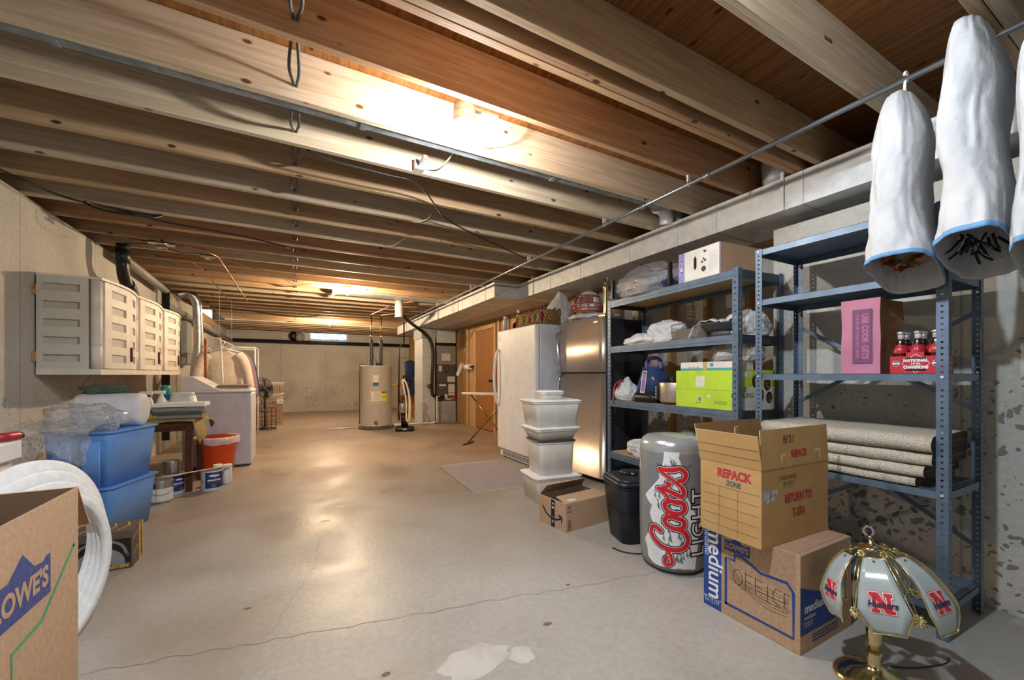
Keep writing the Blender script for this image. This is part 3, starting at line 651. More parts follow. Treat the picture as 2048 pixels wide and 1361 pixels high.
# ---- riveted shelving unit with particle-board decks (further one)
S1 = T('shelving_unit', 'steel shelving unit with particle board decks between the fridge and the open perforated shelves', 'shelving unit', (2.49, 1.585, 0), -4.2)
W1, D1, H1 = 1.33, .45, 1.81
for (x, sx) in ((0, 1), (D1, -1)):
    for (y, sy) in ((0, 1), (W1, -1)): angle_post(S1, x, y, sx, sy, H1, .040, 'shelf_steel', .038, .0065)
for z in (1.80, 1.38, .885, .405):
    b = B()
    for x0, x1 in ((.002, .006), (D1-.006, D1-.002)):
        b.box(x0, x1, 0, W1, z-.058, z, 'shelf_steel')
        b.box(x0-(.003 if x0 < .1 else 0), x1+(.003 if x0 > .1 else 0), 0.04, W1-.04, z-.036, z-.024, 'shelf_steel')
    for y0, y1 in ((.002, .006), (W1-.006, W1-.002)): b.box(0, D1, y0, y1, z-.058, z, 'shelf_steel_dark')
    fr_ = b.done('shelf_beams', S1)
    b = B(); b.box(.006, D1-.006, .006, W1-.006, z-.018, z-.002, 'particle_board'); b.done('deck', S1)
LOC1 = lambda x, y, z: S1_m @ Vector((x, y, z))
S1_m = TR(2.49, 1.585, 0)@RZ(-4.2)
def on1(x, y, z): v = S1_m @ Vector((x, y, z)); return tuple(v)

# ---- cardboard carton helper: walls, flaps open
def carton(t, sx, sy, sz, m='cardboard', mi='cardboard_in', th=.004, closed=True, prints=None, floor=True):
    b = B()
    if closed: b.box(0, sx, 0, sy, 0, sz, m, bev=.003, seg=2)
    else:
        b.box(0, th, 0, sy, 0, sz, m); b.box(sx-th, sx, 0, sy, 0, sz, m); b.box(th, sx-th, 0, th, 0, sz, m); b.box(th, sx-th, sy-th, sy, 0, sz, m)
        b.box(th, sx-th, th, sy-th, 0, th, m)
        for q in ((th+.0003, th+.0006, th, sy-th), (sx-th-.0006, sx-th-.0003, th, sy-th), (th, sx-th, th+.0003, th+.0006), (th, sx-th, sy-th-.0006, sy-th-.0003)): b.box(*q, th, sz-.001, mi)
    if prints: prints(b, on(frame((0, sy, 0), (0,-1,0), (0,0,1))), on(frame((0, 0, 0), (1,0,0), (0,0,1))), on(frame((0, 0, sz), (1,0,0), (0,1,0))))
    return b.done('box_body', t)
def flap(t, o, u, v, w, L, m, pr=None, skew=0):
    """flap hinged on line from o along u (width w), extending along v"""
    b = B(); f = frame(o, u, v)
    P = [(0,0), (w,0), (w-skew,L), (skew,L)]
    top = [b.bm.verts.new(f@Vector((x,y,.0018))) for x, y in P]; bot = [b.bm.verts.new(f@Vector((x,y,-.0018))) for x, y in P]
    b.face(top, m); b.face(bot[::-1], m)
    for i in range(4): b.face([bot[i], bot[(i+1)%4], top[(i+1)%4], top[i]], 'cardboard_edge')
    if pr: pr(b, on(f, .0024))
    return b.done('flap', t)
def lowes(b, f, x, y, s, m='lowes_blue', m2='cardboard', rot=0):
    a = math.radians(rot); g = lambda u, v: f(x+s*(u*math.cos(a)-v*math.sin(a)), y+s*(u*math.sin(a)+v*math.cos(a)))
    b.shape([(-1,-.45), (1,-.45), (1,.38), (.82,.38), (.72,.30), (.40,.34), (0,.72), (-.45,.36), (-1,.36)], m, g)
    f2 = lambda u, v: g(u, v)+(g(0,0)-g(0,0))
    # lettering sits a hair above the blue field
    e0, e1, e2 = g(0,0), g(1,0), g(0,1); nn = (e1-e0).cross(e2-e0).normalized()*.0006
    b.text("LOWE'S", .56, m2, lambda u, v: g(u, v)+nn, 0, -.05, bold=.010, sx=.92)
# lower carton, moving box
t = T('moving_box', "tan and blue medium moving box with OFFICE crossed out, standing under the repack box", 'cardboard box', (1.77, .87, 0), 0)
def pr(b, fx, fy, ft):
    b.rect(0, .092, .0, .398, 'lowes_blue', fx)
    up = lambda x, y: fx(x, y)+Vector((-.0006, 0, 0))
    b.text('medium', .105, 'white_print', up, .060, .215, bold=.0008, rot=-90, sx=1.0); b.text('mediano', .042, 'white_print', up, .020, .315, rot=-90)
    b.text('18"x18"x16"\n3.0 CU FT', .018, 'white_print', up, .045, .035)
    lowes(b, fx, .168, .332, .060)
    # house-shaped blue outline
    O = [(.115,.055),(.405,.055),(.405,.238),(.380,.268),(.275,.262),(.195,.298),(.158,.296),(.158,.268),(.115,.268)]
    b.stroke(O+[O[0]], .012, 'lowes_blue', fx)
    g = lambda x, y: fx(x, y)+Vector((-.0004, 0, 0))
    x0, y0, s = .145, .175, .055
    for L in ([(.5+.38*math.cos(a*PI/8), .5+.62*math.sin(a*PI/8)) for a in range(17)], [(1.15,-.2),(1.15,1.15)], [(1.1,1.1),(1.7,1.1)], [(1.15,.55),(1.6,.55)], [(1.95,-.2),(1.95,1.15)], [(1.9,1.1),(2.5,1.1)], [(1.95,.55),(2.4,.55)],
              [(2.9,-.15),(2.9,1.1)], [(3.9,1.1),(3.5,1.15),(3.25,.6),(3.35,.1),(3.8,-.1)], [(4.1,1.1),(4.1,0),(4.5,-.1)], [(4.1,1.1),(4.55,1.1)], [(4.1,.55),(4.4,.55)]):
        b.stroke([(x0+u*s, y0+v*s-.012*u*.3) for u, v in L], .0022, 'black_print', g)
    for k in range(9):
        yy = y0-.02+k*.009; b.stroke([(.128, yy+.03), (.2, yy-.004*k), (.3, yy-.03+.006*(k%3)), (.385, yy-.025+.004*(k%2))], .0011, 'black_print', g, sub=4)
    # end face
    b.shape([(0,.075),(.30,.075),(.30,.21),(.24,.245),(.14,.225),(.06,.25),(0,.27)], 'lowes_blue', fy)
    h = lambda x, y: fy(x, y)+Vector((0,-.0006,0))
    b.text('medium', .052, 'white_print', h, .115, .175, bold=.0005); b.text('mediano', .026, 'white_print', h, .072, .140)
    b.text('18"x18"x16"\n3.0 CU FT', .015, 'white_print', h, .058, .112)
    for k in range(3): b.rect(.09, .30, .028+k*.013, .034+k*.013, 'lowes_blue', fy)
    b.stroke([(.02,.02),(.39,.02),(.39,.40)], .001, 'black_print', ft)
    for k in range(12): b.rect(.20+k*.012, .207+k*.012, .30, .40, 'black_print', ft)
carton(t, .42, .43, .398, prints=pr)
# upper carton
t = T('moving_box', "worn open cardboard box printed RETURN TO T-554, on top of the moving box", 'cardboard box', (1.685, .973, .4), -1.5)
def pr(b, fx, fy, ft):
    def red(f, s, x, y, sz, **k): b.text(s, sz, 'red_print', f, x, y, bold=.0012, **k)
    red(fx, 'REPACK', .165, .278, .052, sx=.82); b.text('ZONE', .030, 'grid_print', fx, .165, .238, bold=.0006, sx=.8)
    for k in range(5): b.rect(.012, .275, .216-k*.044, .2175-k*.044, 'grid_print', fx)
    for x in (.095, .183): b.rect(x, x+.0016, .012, .216, 'grid_print', fx)
    red(fy, 'RETURN TO', .265, .185, .052, sx=.72); red(fy, 'T-554', .265, .118, .052, sx=.74)
    for s, x, y, q in (('CHILDRENS', .185, .278, .025), ('BOOKS', .19, .252, .025)): b.text(s, q, 'marker', fy, x, y, sx=.95)
    b.rect(.15, .23, .2365, .238, 'marker', fy)
    b.rect(.0, .11, .185, .235, 'film_dense', fy)
carton(t, .505, .287, .325, 'cardboard_warm', 'cardboard_warm_in', closed=False, prints=pr)
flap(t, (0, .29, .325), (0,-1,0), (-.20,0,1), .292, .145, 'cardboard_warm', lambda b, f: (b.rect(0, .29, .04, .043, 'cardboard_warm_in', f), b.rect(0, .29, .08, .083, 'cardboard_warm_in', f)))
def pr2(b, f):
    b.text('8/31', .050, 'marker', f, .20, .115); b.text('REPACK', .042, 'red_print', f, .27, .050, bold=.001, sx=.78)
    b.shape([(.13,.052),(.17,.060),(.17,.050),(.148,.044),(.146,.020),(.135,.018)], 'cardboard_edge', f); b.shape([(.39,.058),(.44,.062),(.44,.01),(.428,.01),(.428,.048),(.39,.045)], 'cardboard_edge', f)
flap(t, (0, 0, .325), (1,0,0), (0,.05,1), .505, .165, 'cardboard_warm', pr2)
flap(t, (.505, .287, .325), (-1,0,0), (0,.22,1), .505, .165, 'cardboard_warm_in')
flap(t, (.501, 0, .325), (0,1,0), (-.55,0,-1), .287, .13, 'cardboard_warm')
b = B(); b.box(.28,.33,.10,.104,.43,.475,'cardboard_edge',mat=TR(-.12,.03,0)@RZ(15)); b.box(.28,.31,.096,.10,.38,.44,'cardboard_edge',mat=TR(-.12,.03,0)@RZ(15)); b.done('torn_tab', t)
# parcel box with smile tape
t = T('parcel_box', 'low brown parcel box with dark tape, in front of the plastic tubs', 'cardboard box', (1.687, 2.33, 0), 5.5)
def pr(b, fx, fy, ft):
    b.rect(.140, .182, 0, .2, 'coors_black', fx)
    g = lambda x, y: fx(x, y)+Vector((-.0006,0,0))
    b.text('prime', .022, 'paper_blue', g, .161, .075, bold=.0008); b.rect(.150,.172,.135,.150,'paper',g); b.rect(.154,.168,.165,.178,'paper',g); b.rect(.150,.172,.03,.034,'paper',g); b.rect(.153,.169,.040,.050,'paper',g)
    sm = [(.045,.125),(.075,.09),(.12,.068),(.17,.060),(.215,.068),(.25,.085)]
    b.stroke(sm, .013, 'black_print', lambda x, y: fx(x, y)+Vector((-.0003,0,0)), sub=5); b.stroke([(.225,.098),(.250,.100),(.262,.085),(.255,.060)], .011, 'black_print', g, sub=4)
    for x in (.022, .040):
        b.stroke([(x,.148),(x,.178)], .003, 'black_print', fy); b.shape([(x-.006,.174),(x+.006,.174),(x,.186)], 'black_print', fy)
    b.rect(.014, .050, .138, .142, 'black_print', fy)
    for k in range(9): b.rect(.016, .048, .014+k*.008, .018+k*.008-(.002 if k%2 else 0), 'black_print', fy)
carton(t, .44, .306, .203, closed=False, prints=pr)
flap(t, (0, 0, .203), (1,0,0), (0,1,.13), .44, .135, 'cardboard', lambda b, f: b.rect(.05,.12,.025,.055,'paper',f), skew=.02)
flap(t, (.44, .306, .203), (-1,0,0), (0,-.6,.75), .44, .10, 'cardboard', skew=.02)
flap(t, (0, .306, .203), (0,-1,0), (1,0,-.5), .306, .09, 'cardboard_in')
b = B()
f = on(frame((.02,.09,.196),(1,0,0),(0,1,0)))
b.rect(0,.40,.045,.09,'coors_black',f)
for k in range(6): b.shape([(.03+.06*k+.014*math.cos(a*PI/6), .068+.012*math.sin(a*PI/6)) for a in range(12)], 'paper_blue', lambda x, y: f(x,y)+Vector((0,0,.0006)))
b.done('inner_tape', t)
# ---- giant inflatable can
t = T('inflatable_can', 'giant silver inflatable beer can with red script lettering, beside the black bin', 'inflatable can', (1.985, 1.665, 0), 0)
R, HC = .185, .70
b = B()
prof = [(0,.012),(.12,.008),(.160,.012),(.178,.035),(.186,.08)]+[(.186+.004*math.sin(i/14*PI), .08+i/14*.60) for i in range(1,14)]+[(.186,.68),(.183,.715),(.172,.742),(.150,.757),(.10,.764),(.04,.768),(0,.768)]
b.lathe(prof, 'coors_silver', 64, ms=['coors_silver']*(len(prof)-7)+['coors_top']*6)
vdir = math.atan2(-1.665, -1.985)   # azimuth facing the room
def can(off):
    def f(x, y):   # x: metres to the right seen from the room, y: height
        a = vdir+x/R; r = R+off+.0022+.0035*math.sin(max(0,min(1,(y-.08)/.6))*PI)
        return Vector((r*math.cos(a), r*math.sin(a), y))
    return f
mt_l = [(-.045,.69),(-.05,.64),(-.06,.60),(-.075,.565),(-.07,.54),(-.10,.50),(-.125,.47),(-.165,.425),(-.145,.40),(-.115,.375),(-.13,.33),(-.12,.30),(-.10,.265),(-.115,.235),(-.15,.20),(-.17,.165),(-.15,.125),(-.125,.10),(-.145,.075),(-.11,.05),(-.08,.045)]
mt_r = [(.12,.045),(.14,.2),(.12,.35),(.07,.45),(.04,.55),(.05,.60),(.03,.66),(.035,.69)]
b.shape(mt_l+mt_r, 'coors_white', can(.0004), maxlen=.03)
random.seed(12)
for k in range(46):
    y = random.uniform(.12,.66); lim = -.11 if y < .48 else -.05; x = random.uniform(lim, .08 if y < .4 else .02); s = random.uniform(.012,.035)
    b.shape([(x,y),(x+s*.35,y-s*.5),(x+s*.1,y-s*1.3),(x+s*.75,y-s*1.9),(x+s*.55,y-s*.7),(x+s*.35,y+s*.2)], 'coors_grey', can(.0008), maxlen=.03)
# lettering runs up the can: u along height, v to the left
def lt(off):
    c = can(off)
    return lambda u, v: c(.055-v*1.0, u)
SC = [([(.245,.118),(.262,.150),(.243,.172),(.205,.166),(.165,.120),(.150,.060),(.162,.005),(.205,-.022),(.250,-.005),(.272,.035)], 1),
      ([(.105,.085),(.075,.098),(.062,.080),(.080,.058),(.120,.068),(.150,.090)], .8),
      ([(.330,.045),(.318,.005),(.285,.000),(.268,.035),(.285,.085),(.318,.095),(.335,.060),(.325,.030)], 1),
      ([(.318,.095),(.345,.085),(.385,.090)], .7),
      ([(.420,.050),(.412,.005),(.375,-.002),(.352,.030),(.365,.082),(.400,.096),(.420,.065),(.412,.030)], 1),
      ([(.400,.096),(.440,.080),(.470,.115),(.480,.128)], .7),
      ([(.480,.130),(.478,.085),(.455,.030),(.450,.010),(.470,.000),(.500,.010)], 1),
      ([(.480,.120),(.510,.070),(.520,.085)], .8),
      ([(.500,.010),(.540,.060),(.580,.120),(.590,.130)], .7),
      ([(.590,.125),(.590,.060),(.600,.020),(.575,-.010),(.540,.000),(.535,.025)], 1),
      ([(.590,.110),(.600,.030),(.598,.005)], .8)]
for w, m, o in ((.042,'coors_black',.0014), (.031,'coors_white',.0020), (.024,'coors_red',.0026)):
    for P, k in SC: b.stroke(P, w*k, m, lt(o), sub=6)
b.text('LIGHT', .12, 'coors_black', can(.0010), .145, .30, bold=.0035, rot=90, maxlen=.03, space=1.15); b.text('LIGHT', .12, 'coors_white', can(.0016), .145, .30, bold=.0, rot=90, maxlen=.03, space=1.15)
b.text('THE SILVER BULLET', .016, 'coors_black', can(.0012), .005, .615, space=1.4, maxlen=.03); b.text('BEER WITH', .016, 'coors_black', can(.0012), .055, .045, maxlen=.03)
b.done('can_body', t)
b = B(); b.cyl((-.186*math.cos(.35)*1.0,-.186*math.sin(.35)-.02,.13), (-.186*math.cos(.35)-.012,-.186*math.sin(.35)-.028,.13), .010, 'tub_lid', 12); b.done('air_valve', t)
# ---- black bin
t = T('waste_bin', 'dark plastic lidded bin standing behind the inflatable can', 'bin', (2.06, 2.065, 0), -18)
b = B(); b.taper(.26,.26,.325,.325,.0,.365,.06,'bin_black',cap1=False); b.taper(.33,.33,.33,.33,.365,.385,.06,'bin_black'); b.taper(.297,.297,.302,.302,.20,.205,.06,'bin_black'); b.done('bucket', t)
b = B(); b.taper(.345,.345,.335,.335,.386,.41,.065,'bin_black'); b.taper(.325,.325,.27,.27,.41,.43,.06,'bin_black'); b.done('lid', t)
b = B(); b.taper(.13,.10,.10,.07,.43,.455,.03,'bin_black',mat=TR(-.02,.03,0)); b.cyl((-.02,-.04,.435),(-.02,-.04,.452),.013,'chrome',12); b.done('handle', t)
tag((lambda b: (b.tube([(1.80,1.98,.006),(1.82,1.90,.006),(1.90,1.83,.006),(2.0,1.87,.006),(2.05,1.88,.006)],.004,'wire_black',6,sub=5), b.done('power_cord'))[1])(B()), 'thin cord lying on the floor at the foot of the black bin', 'cord')
# ---- stacked plastic tubs
def tub(label, z0, z1, W, D, lid, wl=.012, rz=-8, tp=.88, body='tub_clear', x=2.06, y=3.09):
    t = T('storage_tub', label, 'storage tub', (x, y, z0), rz, 'plastic tubs stacked by the fridge')
    hh = z1-z0-.018; r = .035
    b = B(); b.taper(W*tp, D*tp, W, D, .0, hh, r, body, cap1=False)
    b.taper(W+.014, D+.014, W+.018, D+.018, hh-.014, hh, r, body, cap0=False, cap1=False); o = b.done('tub', t)
    b = B(); b.taper(W*tp-.02, D*tp-.02, W-.02, D-.02, .004, hh*.72, r, 'tub_lid', cap1=True); b.done('contents', t)
    b = B(); b.taper(W+.03, D+.03, W+.026, D+.026, hh+.0005, hh+.010, r+.01, lid); b.taper(W+.0, D+.0, W-.02, D-.02, hh+.010, hh+.0175, r, lid); b.done('lid', t)
    return t
tub('largest white-lidded tub on the floor, bottom of the plastic stack', 0, .236, .44, .37, 'tub_lid')
tub('clear tub with dark grey lid, second from the floor in the stack', .2362, .546, .345, .31, 'lid_dark', tp=.92)
tub('shallow flared tub with white lid, resting on the dark-lidded tub', .5462, .66, .43, .35, 'tub_lid', tp=.80, rz=-6)
tub('wide deep tub with white lid, second from the top of the stack', .6602, .90, .45, .36, 'tub_lid', tp=.86)
tub('small rectangular food tub on the very top of the stack', .9002, .98, .215, .16, 'tub_lid', tp=.86, x=2.02, y=3.04)
# ---- freezer
t = T('upright_freezer', 'tall white upright freezer next to the stainless fridge', 'freezer', (2.48, 4.04, 0))
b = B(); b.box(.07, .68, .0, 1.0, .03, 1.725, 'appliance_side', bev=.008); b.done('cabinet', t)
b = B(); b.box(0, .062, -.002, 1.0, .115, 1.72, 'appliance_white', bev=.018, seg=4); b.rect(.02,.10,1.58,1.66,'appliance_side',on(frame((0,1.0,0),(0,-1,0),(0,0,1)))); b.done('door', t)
b = B(); b.tube([(0,.955,.70),(-.035,.955,.76),(-.062,.958,.92),(-.07,.96,1.08),(-.062,.958,1.25),(-.035,.955,1.41),(0,.955,1.47)], .017, 'appliance_white', 12, sub=5); b.done('door_handle', t)
b = B(); b.box(.03,.07,.04,.96,.02,.105,'appliance_white'); 
for k in range(22): b.box(.024,.032,.10+k*.036,.10+k*.036+.020,.035,.088,'heater_trim')
b.done('kick_grille', t)
b = B(); b.cyl((.09,.93,.03),(.09,.97,.03),.03,'black_rubber',16); b.cyl((.09,.05,.03),(.09,.09,.03),.03,'black_rubber',16); b.done('roller', t)
# ---- fridge
t = T('refrigerator', 'stainless steel top-freezer refrigerator behind the stack of plastic tubs', 'refrigerator', (2.72, 3.14, 0))
b = B(); b.box(.055, .59, .0, .79, .03, 1.70, 'steel_side', bev=.005); b.box(.5,.55,.05,.09,0,.031,'black_plastic'); b.box(.1,.15,.05,.09,0,.031,'black_plastic'); b.box(.1,.15,.7,.74,0,.031,'black_plastic'); b.box(.5,.55,.7,.74,0,.031,'black_plastic'); b.done('cabinet', t)
def fdoor(z0, z1, nm):
    b = B(); pr_ = []
    n = 24
    for i in range(n+1):   # slightly bowed front, rounded ends
        y = .79*i/n; s = (i/n-.5)*2; x = .0+.022*s*s+(.030*max(0,(abs(s)-.90)/.10)**2)
        pr_.append((x-.006, y))
    A = [b.bm.verts.new((x,y,z0)) for x,y in pr_]; C = [b.bm.verts.new((x,y,z1)) for x,y in pr_]
    for i in range(n): b.face([A[i+1],A[i],C[i],C[i+1]], 'steel', True)
    A2 = [b.bm.verts.new((.052,y,z0)) for y in (0,.79)]; C2 = [b.bm.verts.new((.052,y,z1)) for y in (0,.79)]
    b.face([A2[0],C2[0],C[0],A[0]],'steel_side'); b.face([A2[1],A[-1],C[-1],C2[1]],'steel_side'); b.face([A2[0],A2[1],C2[1],C2[0]],'steel_side')
    b.face(C+[C2[1],C2[0]],'steel_side'); b.face((A+[A2[1],A2[0]])[::-1],'steel_side')
    return b.done(nm, t)
d1 = fdoor(1.148, 1.715, 'freezer_door'); d2 = fdoor(.06, 1.132, 'fridge_door')
b = B(); b.tube([(.01,.70,1.16),(-.03,.70,1.20),(-.045,.71,1.35),(-.045,.735,1.50),(-.03,.745,1.58),(.01,.75,1.61)], .013, 'chrome', 12, sub=5); b.done('handle', d1)
b = B(); b.tube([(.01,.70,1.12),(-.03,.70,1.08),(-.045,.70,.95),(-.045,.70,.60),(-.03,.70,.46),(.01,.70,.42)], .013, 'chrome', 12, sub=5); b.done('handle', d2)
b = B(); b.rect(.66,.72,1.655,1.67,'chrome',on(frame((-.004,.79,0),(0,-1,0),(0,0,1)))); b.done('badge', d1)
# ---- on top of the freezer and fridge
t = T('woven_basket', 'colourful crisscross woven basket full of dark raffia on the freezer', 'basket', (2.60, 4.08, 1.7255))
b = B(); b.box(.012,.30,.012,.66,0,.17,'wicker_dark',bev=.02)
cols = ['wicker','wicker_red','wicker','wicker_green','wicker','wicker_red','wicker','wicker_green','wicker']
for k in range(26):
    for s in (1,-1):
        y0 = -.10+k*.034; P = []
        for i in range(7):
            v = i/6; y = y0+s*.10*(v-.5)+.04
            if 0 <= y <= .67: P.append((.006-.004*math.sin(v*9+k), y, .008+v*.175))
        if len(P) > 1: b.tube(P, .0048, cols[(k//2)%9], 5)
        P = [(x, -.0, z) for x, z in [(.02+((k*.02+s*.08*(i/6-.5))%.27), .008+i/6*.175) for i in range(7)]]
        P = [P[0]]+[q for a_, q in zip(P, P[1:]) if abs(q[0]-a_[0]) < .05]
        if len(P) > 2: b.tube([(x, y+.004, z) for x, y, z in P], .0045, cols[k%9], 5)
b.done('basket_body', t)
b = B(); random.seed(2)
for k in range(150):
    x, y = random.uniform(.02,.28), random.uniform(.02,.64); a = random.uniform(0,6.3); l = random.uniform(.03,.06)
    b.tube([(x,y,.16),(x+l*.4*math.cos(a),y+l*.4*math.sin(a),.20),(x+l*math.cos(a),y+l*math.sin(a),.19+random.uniform(-.01,.03))], .004, random.choice(['wicker_dark','wicker_red','wicker_dark']), 4)
b.done('raffia', t)
tag(blob('bag_matte', (.34,.36,.42), 3, amp=.12, pinch=.5).done('plastic_bag', loc=(2.98,4.24,1.726)), 'tall white filled plastic bag on the freezer beside the basket', 'plastic bag')
tag(blob('bag_white', (.50,.60,.10), 5, amp=.2).done('plastic_bag', loc=(2.98,3.60,1.716)), 'flat white plastic bag spread on top of the fridge under the helmet', 'plastic bag')
def bottle(x, y, lb, m, h=.2, r=.03):
    t = T('spray_can', lb, 'can', (x, y, 1.7255)); b = B(); b.lathe([(r,0),(r,h*.75),(r*.6,h*.84)], m, 16); b.done('can_body', t)
    b = B(); b.lathe([(r*.7,h*.84),(r*.7,h*.97),(r*.4,h)], 'tub_lid', 12); b.done('cap', t)
bottle(2.56, 4.96, 'white spray can at the far front corner of the freezer top', 'appliance_side', .20)
bottle(2.74, 4.90, 'silver spray can on the freezer top behind the white one', 'silver_item', .30, .026)
t = T('black_spool', 'small black round spool on the freezer just left of the basket', 'spool', (2.66, 4.80, 1.7255)); b = B(); b.lathe([(.055,0),(.055,.008),(.03,.01),(.03,.05),(.055,.052),(.055,.06)],'black_plastic',20,TR(0,0,.055)@RX(90)@TR(0,0,-.03)); b.done('spool', t)
# helmet
t = T('football_helmet', 'white football helmet with red face mask on top of the fridge', 'helmet', (2.93, 3.60, 1.80), 0)
b = B(); q = bmesh.ops.create_uvsphere(b.bm, u_segments=32, v_segments=20, radius=.135)
bmesh.ops.transform(b.bm, matrix=TR(0,0,.13)@Matrix.Diagonal((1.15,.95,1.0,1)), verts=q['verts'])
k0 = b.mi('helmet_white')
dl = [f for f in b.bm.faces if (f.calc_center_median().x < -.075 and -.06 < f.calc_center_median().z-.13 < .055) or f.calc_center_median().z < .02]
bmesh.ops.delete(b.bm, geom=dl, context='FACES')
for f in b.bm.faces: f.smooth = True
o = b.done('shell', t); solid(o, .012, -1); o.rotation_euler = (0,0,math.radians(22))
b = B(); C_ = lambda a, z, r: (-r*math.cos(a), r*math.sin(a)*.9, z)
for z in (.175,.10,.05,.02): b.tube([C_(a/8*1.3, z+(.02 if z>.15 else 0)*math.cos(a/8*1.3), .20 if z < .15 else .165) for a in range(-8,9)], .0062, 'mask_red', 8)
for a in (-.5,0,.5): b.tube([C_(a,.17,.165),C_(a,.12,.20),C_(a,.02,.20)], .0062, 'mask_red', 8, sub=3)
for s in (-1,1): b.tube([C_(s*1.3,.175,.165),C_(s*1.3,.02,.20)], .0062, 'mask_red', 8)
o = b.done('face_mask', t); o.rotation_euler = (0,0,math.radians(22))
t = T('round_tray', 'round beige tray leaning on the wall behind the helmet', 'tray', (3.16, 3.92, 1.7255)); b = B(); b.lathe([(0,.0),(.17,.0),(.19,.02),(.185,.022),(.165,.006),(0,.006)], 'wicker', 40, TR(0,0,.19)@RY(-82)); b.done('tray', t)
t = T('trophy', 'slender gold fluted trophy column on the near corner of the fridge', 'trophy', (2.83, 3.22, 1.7155))
b = B(); b.box(-.05,.05,-.05,.05,0,.02,'brass'); b.lathe([(.022,.02),(.022,.03)]+[(.019+.003*(i%2), .03+i*.01) for i in range(27)]+[(.026,.31),(.026,.318)], 'brass', 20); b.done('column', t)
b = B(); b.tube([(0,0,.318),(.0,.0,.36),(.006,0,.40)], .008, 'brass', 8, scale_fn=lambda s: 1.4-s*.6); b.tube([(0,-.02,.36),(0,-.035,.40),(.0,-.02,.44)],.004,'brass',6,sub=3); b.tube([(0,.0,.37),(0,.025,.39),(0,.03,.43)],.004,'brass',6,sub=3); b.lathe([(0,0),(.009,.004),(.011,.012),(.008,.02),(0,.024)],'brass',12,TR(.006,0,.40)); b.done('figure', t)
# ---- things on the far shelving unit
def place(o, x, y, z, rz=-4.2): o.location = on1(x, y, z); o.rotation_euler = (0,0,math.radians(rz)); return o
# top deck, z 1.80
t = place(T('wrapped_console', 'blue console bundled in clear bubble wrap on the top shelf', 'wrapped item'), .01, .55, 1.8005)
b = B(); b.box(.045,.34,.06,.76,.03,.17,'tank_blue',bev=.01); b.box(.035,.046,.10,.72,.045,.15,'fabric_blue'); b.box(.02,.05,.05,.07,.03,.20,'black_plastic'); b.box(.02,.05,.75,.77,.03,.20,'black_plastic')
for k in range(18): b.box(.031,.036,.20+k*.022,.212+k*.022,.08,.11,'photo_silver')
b.done('console', t)
b = B(); blob('film', (.46,.92,.27), 8, amp=.16, ridge=.10, rf=12, mat=TR(.19,.42,-.004), b=b); b.done('bubble_wrap', t)
t = place(T('appliance_box', 'white and lilac kitchen appliance box on the top shelf', 'box'), .015, .14, 1.8005)
def pr(b, fx, fy, ft):
    b.rect(0,.355,0,.218,'paper',fx); g = lambda x, y: fx(x,y)+Vector((-.0006,0,0)); b.rect(0,.055,.0,.218,'lilac',g); g2 = lambda x, y: fx(x,y)+Vector((-.0012,0,0))
    b.shape([(.030+.014*math.cos(a*PI/8), .12+.045*math.sin(a*PI/8)) for a in range(16)],'black_print',g2); b.text('BELLA',.026,'white_print',lambda x,y: fx(x,y)+Vector((-.0018,0,0)),.030,.12,rot=90,bold=.0005)
    b.shape([(.150+.012*math.cos(a*PI/8), .12+.050*math.sin(a*PI/8)*(1 if abs(math.sin(a*PI/8))>.1 else 1)) for a in range(16)],'black_print',g); b.rect(.138,.162,.085,.155,'black_print',g)
    for x,y,r in ((.21,.115,.009),(.235,.122,.009),(.222,.135,.008),(.222,.065,.020),(.235,.185,.009),(.225,.19,.006)): b.shape([(x+r*math.cos(a*PI/6),y+r*math.sin(a*PI/6)) for a in range(12)],'lid_dark',g)
    for k in range(14): b.rect(.262,.335,.17-k*.009,.1715-k*.009,'lilac',g)
    b.rect(.346,.355,0,.218,'lilac',g)
carton(t, .425, .355, .218, prints=pr)
# second deck, z 1.38
Z2 = 1.3805
for (x,y,sx,sy,sz,sd,lb,m) in ((.15,1.02,.26,.42,.10,11,'flat crumpled white plastic bag at the fridge end of the second shelf','bag_white'),
                               (.20,.78,.28,.32,.20,12,'puffed white plastic bag left of the roasting pan on the second shelf','bag_matte'),
                               (.26,-.02+.14,.30,.26,.19,13,'white plastic bag bunched against the near posts on the second shelf','bag_matte')):
    tag(place(blob(m,(sx,sy,sz),sd,amp=.2,pinch=.1).done('plastic_bag'), x, y, Z2), lb, 'plastic bag')
t = place(T('roasting_pan', 'oval grey roasting pan with upright wire handle on the second shelf', 'roasting pan'), .19, .53, Z2)
b = B(); M_ = Matrix.Diagonal((.72,1,1,1)); b.lathe([(.0,.001),(.145,.001),(.155,.01),(.168,.075),(.180,.080),(.180,.083),(.165,.080),(.150,.012),(0,.006)], 'silver_item', 36, M_); b.done('pan', t)
for s in (1,):
    b = B(); b.tube([(-.05,.172,.055),(-.05,.178,.13),(-.04,.178,.15),(.04,.178,.15),(.05,.178,.13),(.05,.172,.055)],.0035,'chrome',8,sub=3); b.tube([(-.10,.10,.03),(-.11,.10,.11),(-.10,.09,.13),(-.10,-.02,.13),(-.11,-.03,.11),(-.10,-.03,.03)],.0035,'chrome',8,sub=3); b.done('handle', t)
t = place(T('roasting_pan', 'dark roasting pan draped in white plastic near the post, second shelf', 'roasting pan'), .20, .22, Z2)
b = B(); b.lathe([(0,.045),(.12,.045),(.15,.055),(.172,.095),(.178,.10),(.170,.098),(.148,.060),(0,.052)],'lid_dark',32,Matrix.Diagonal((.95,1.05,1,1))); b.lathe([(.12,.0),(.12,.05)],'lid_dark',24); b.done('pan', t)
b = B(); 
for i in range(22):
    a0 = -.2; 
P = [(-.17,.20,.002),(-.175,.16,.08),(-.12,.12,.125),(-.08,.05,.122),(-.10,-.04,.105),(-.14,-.12,.11)]
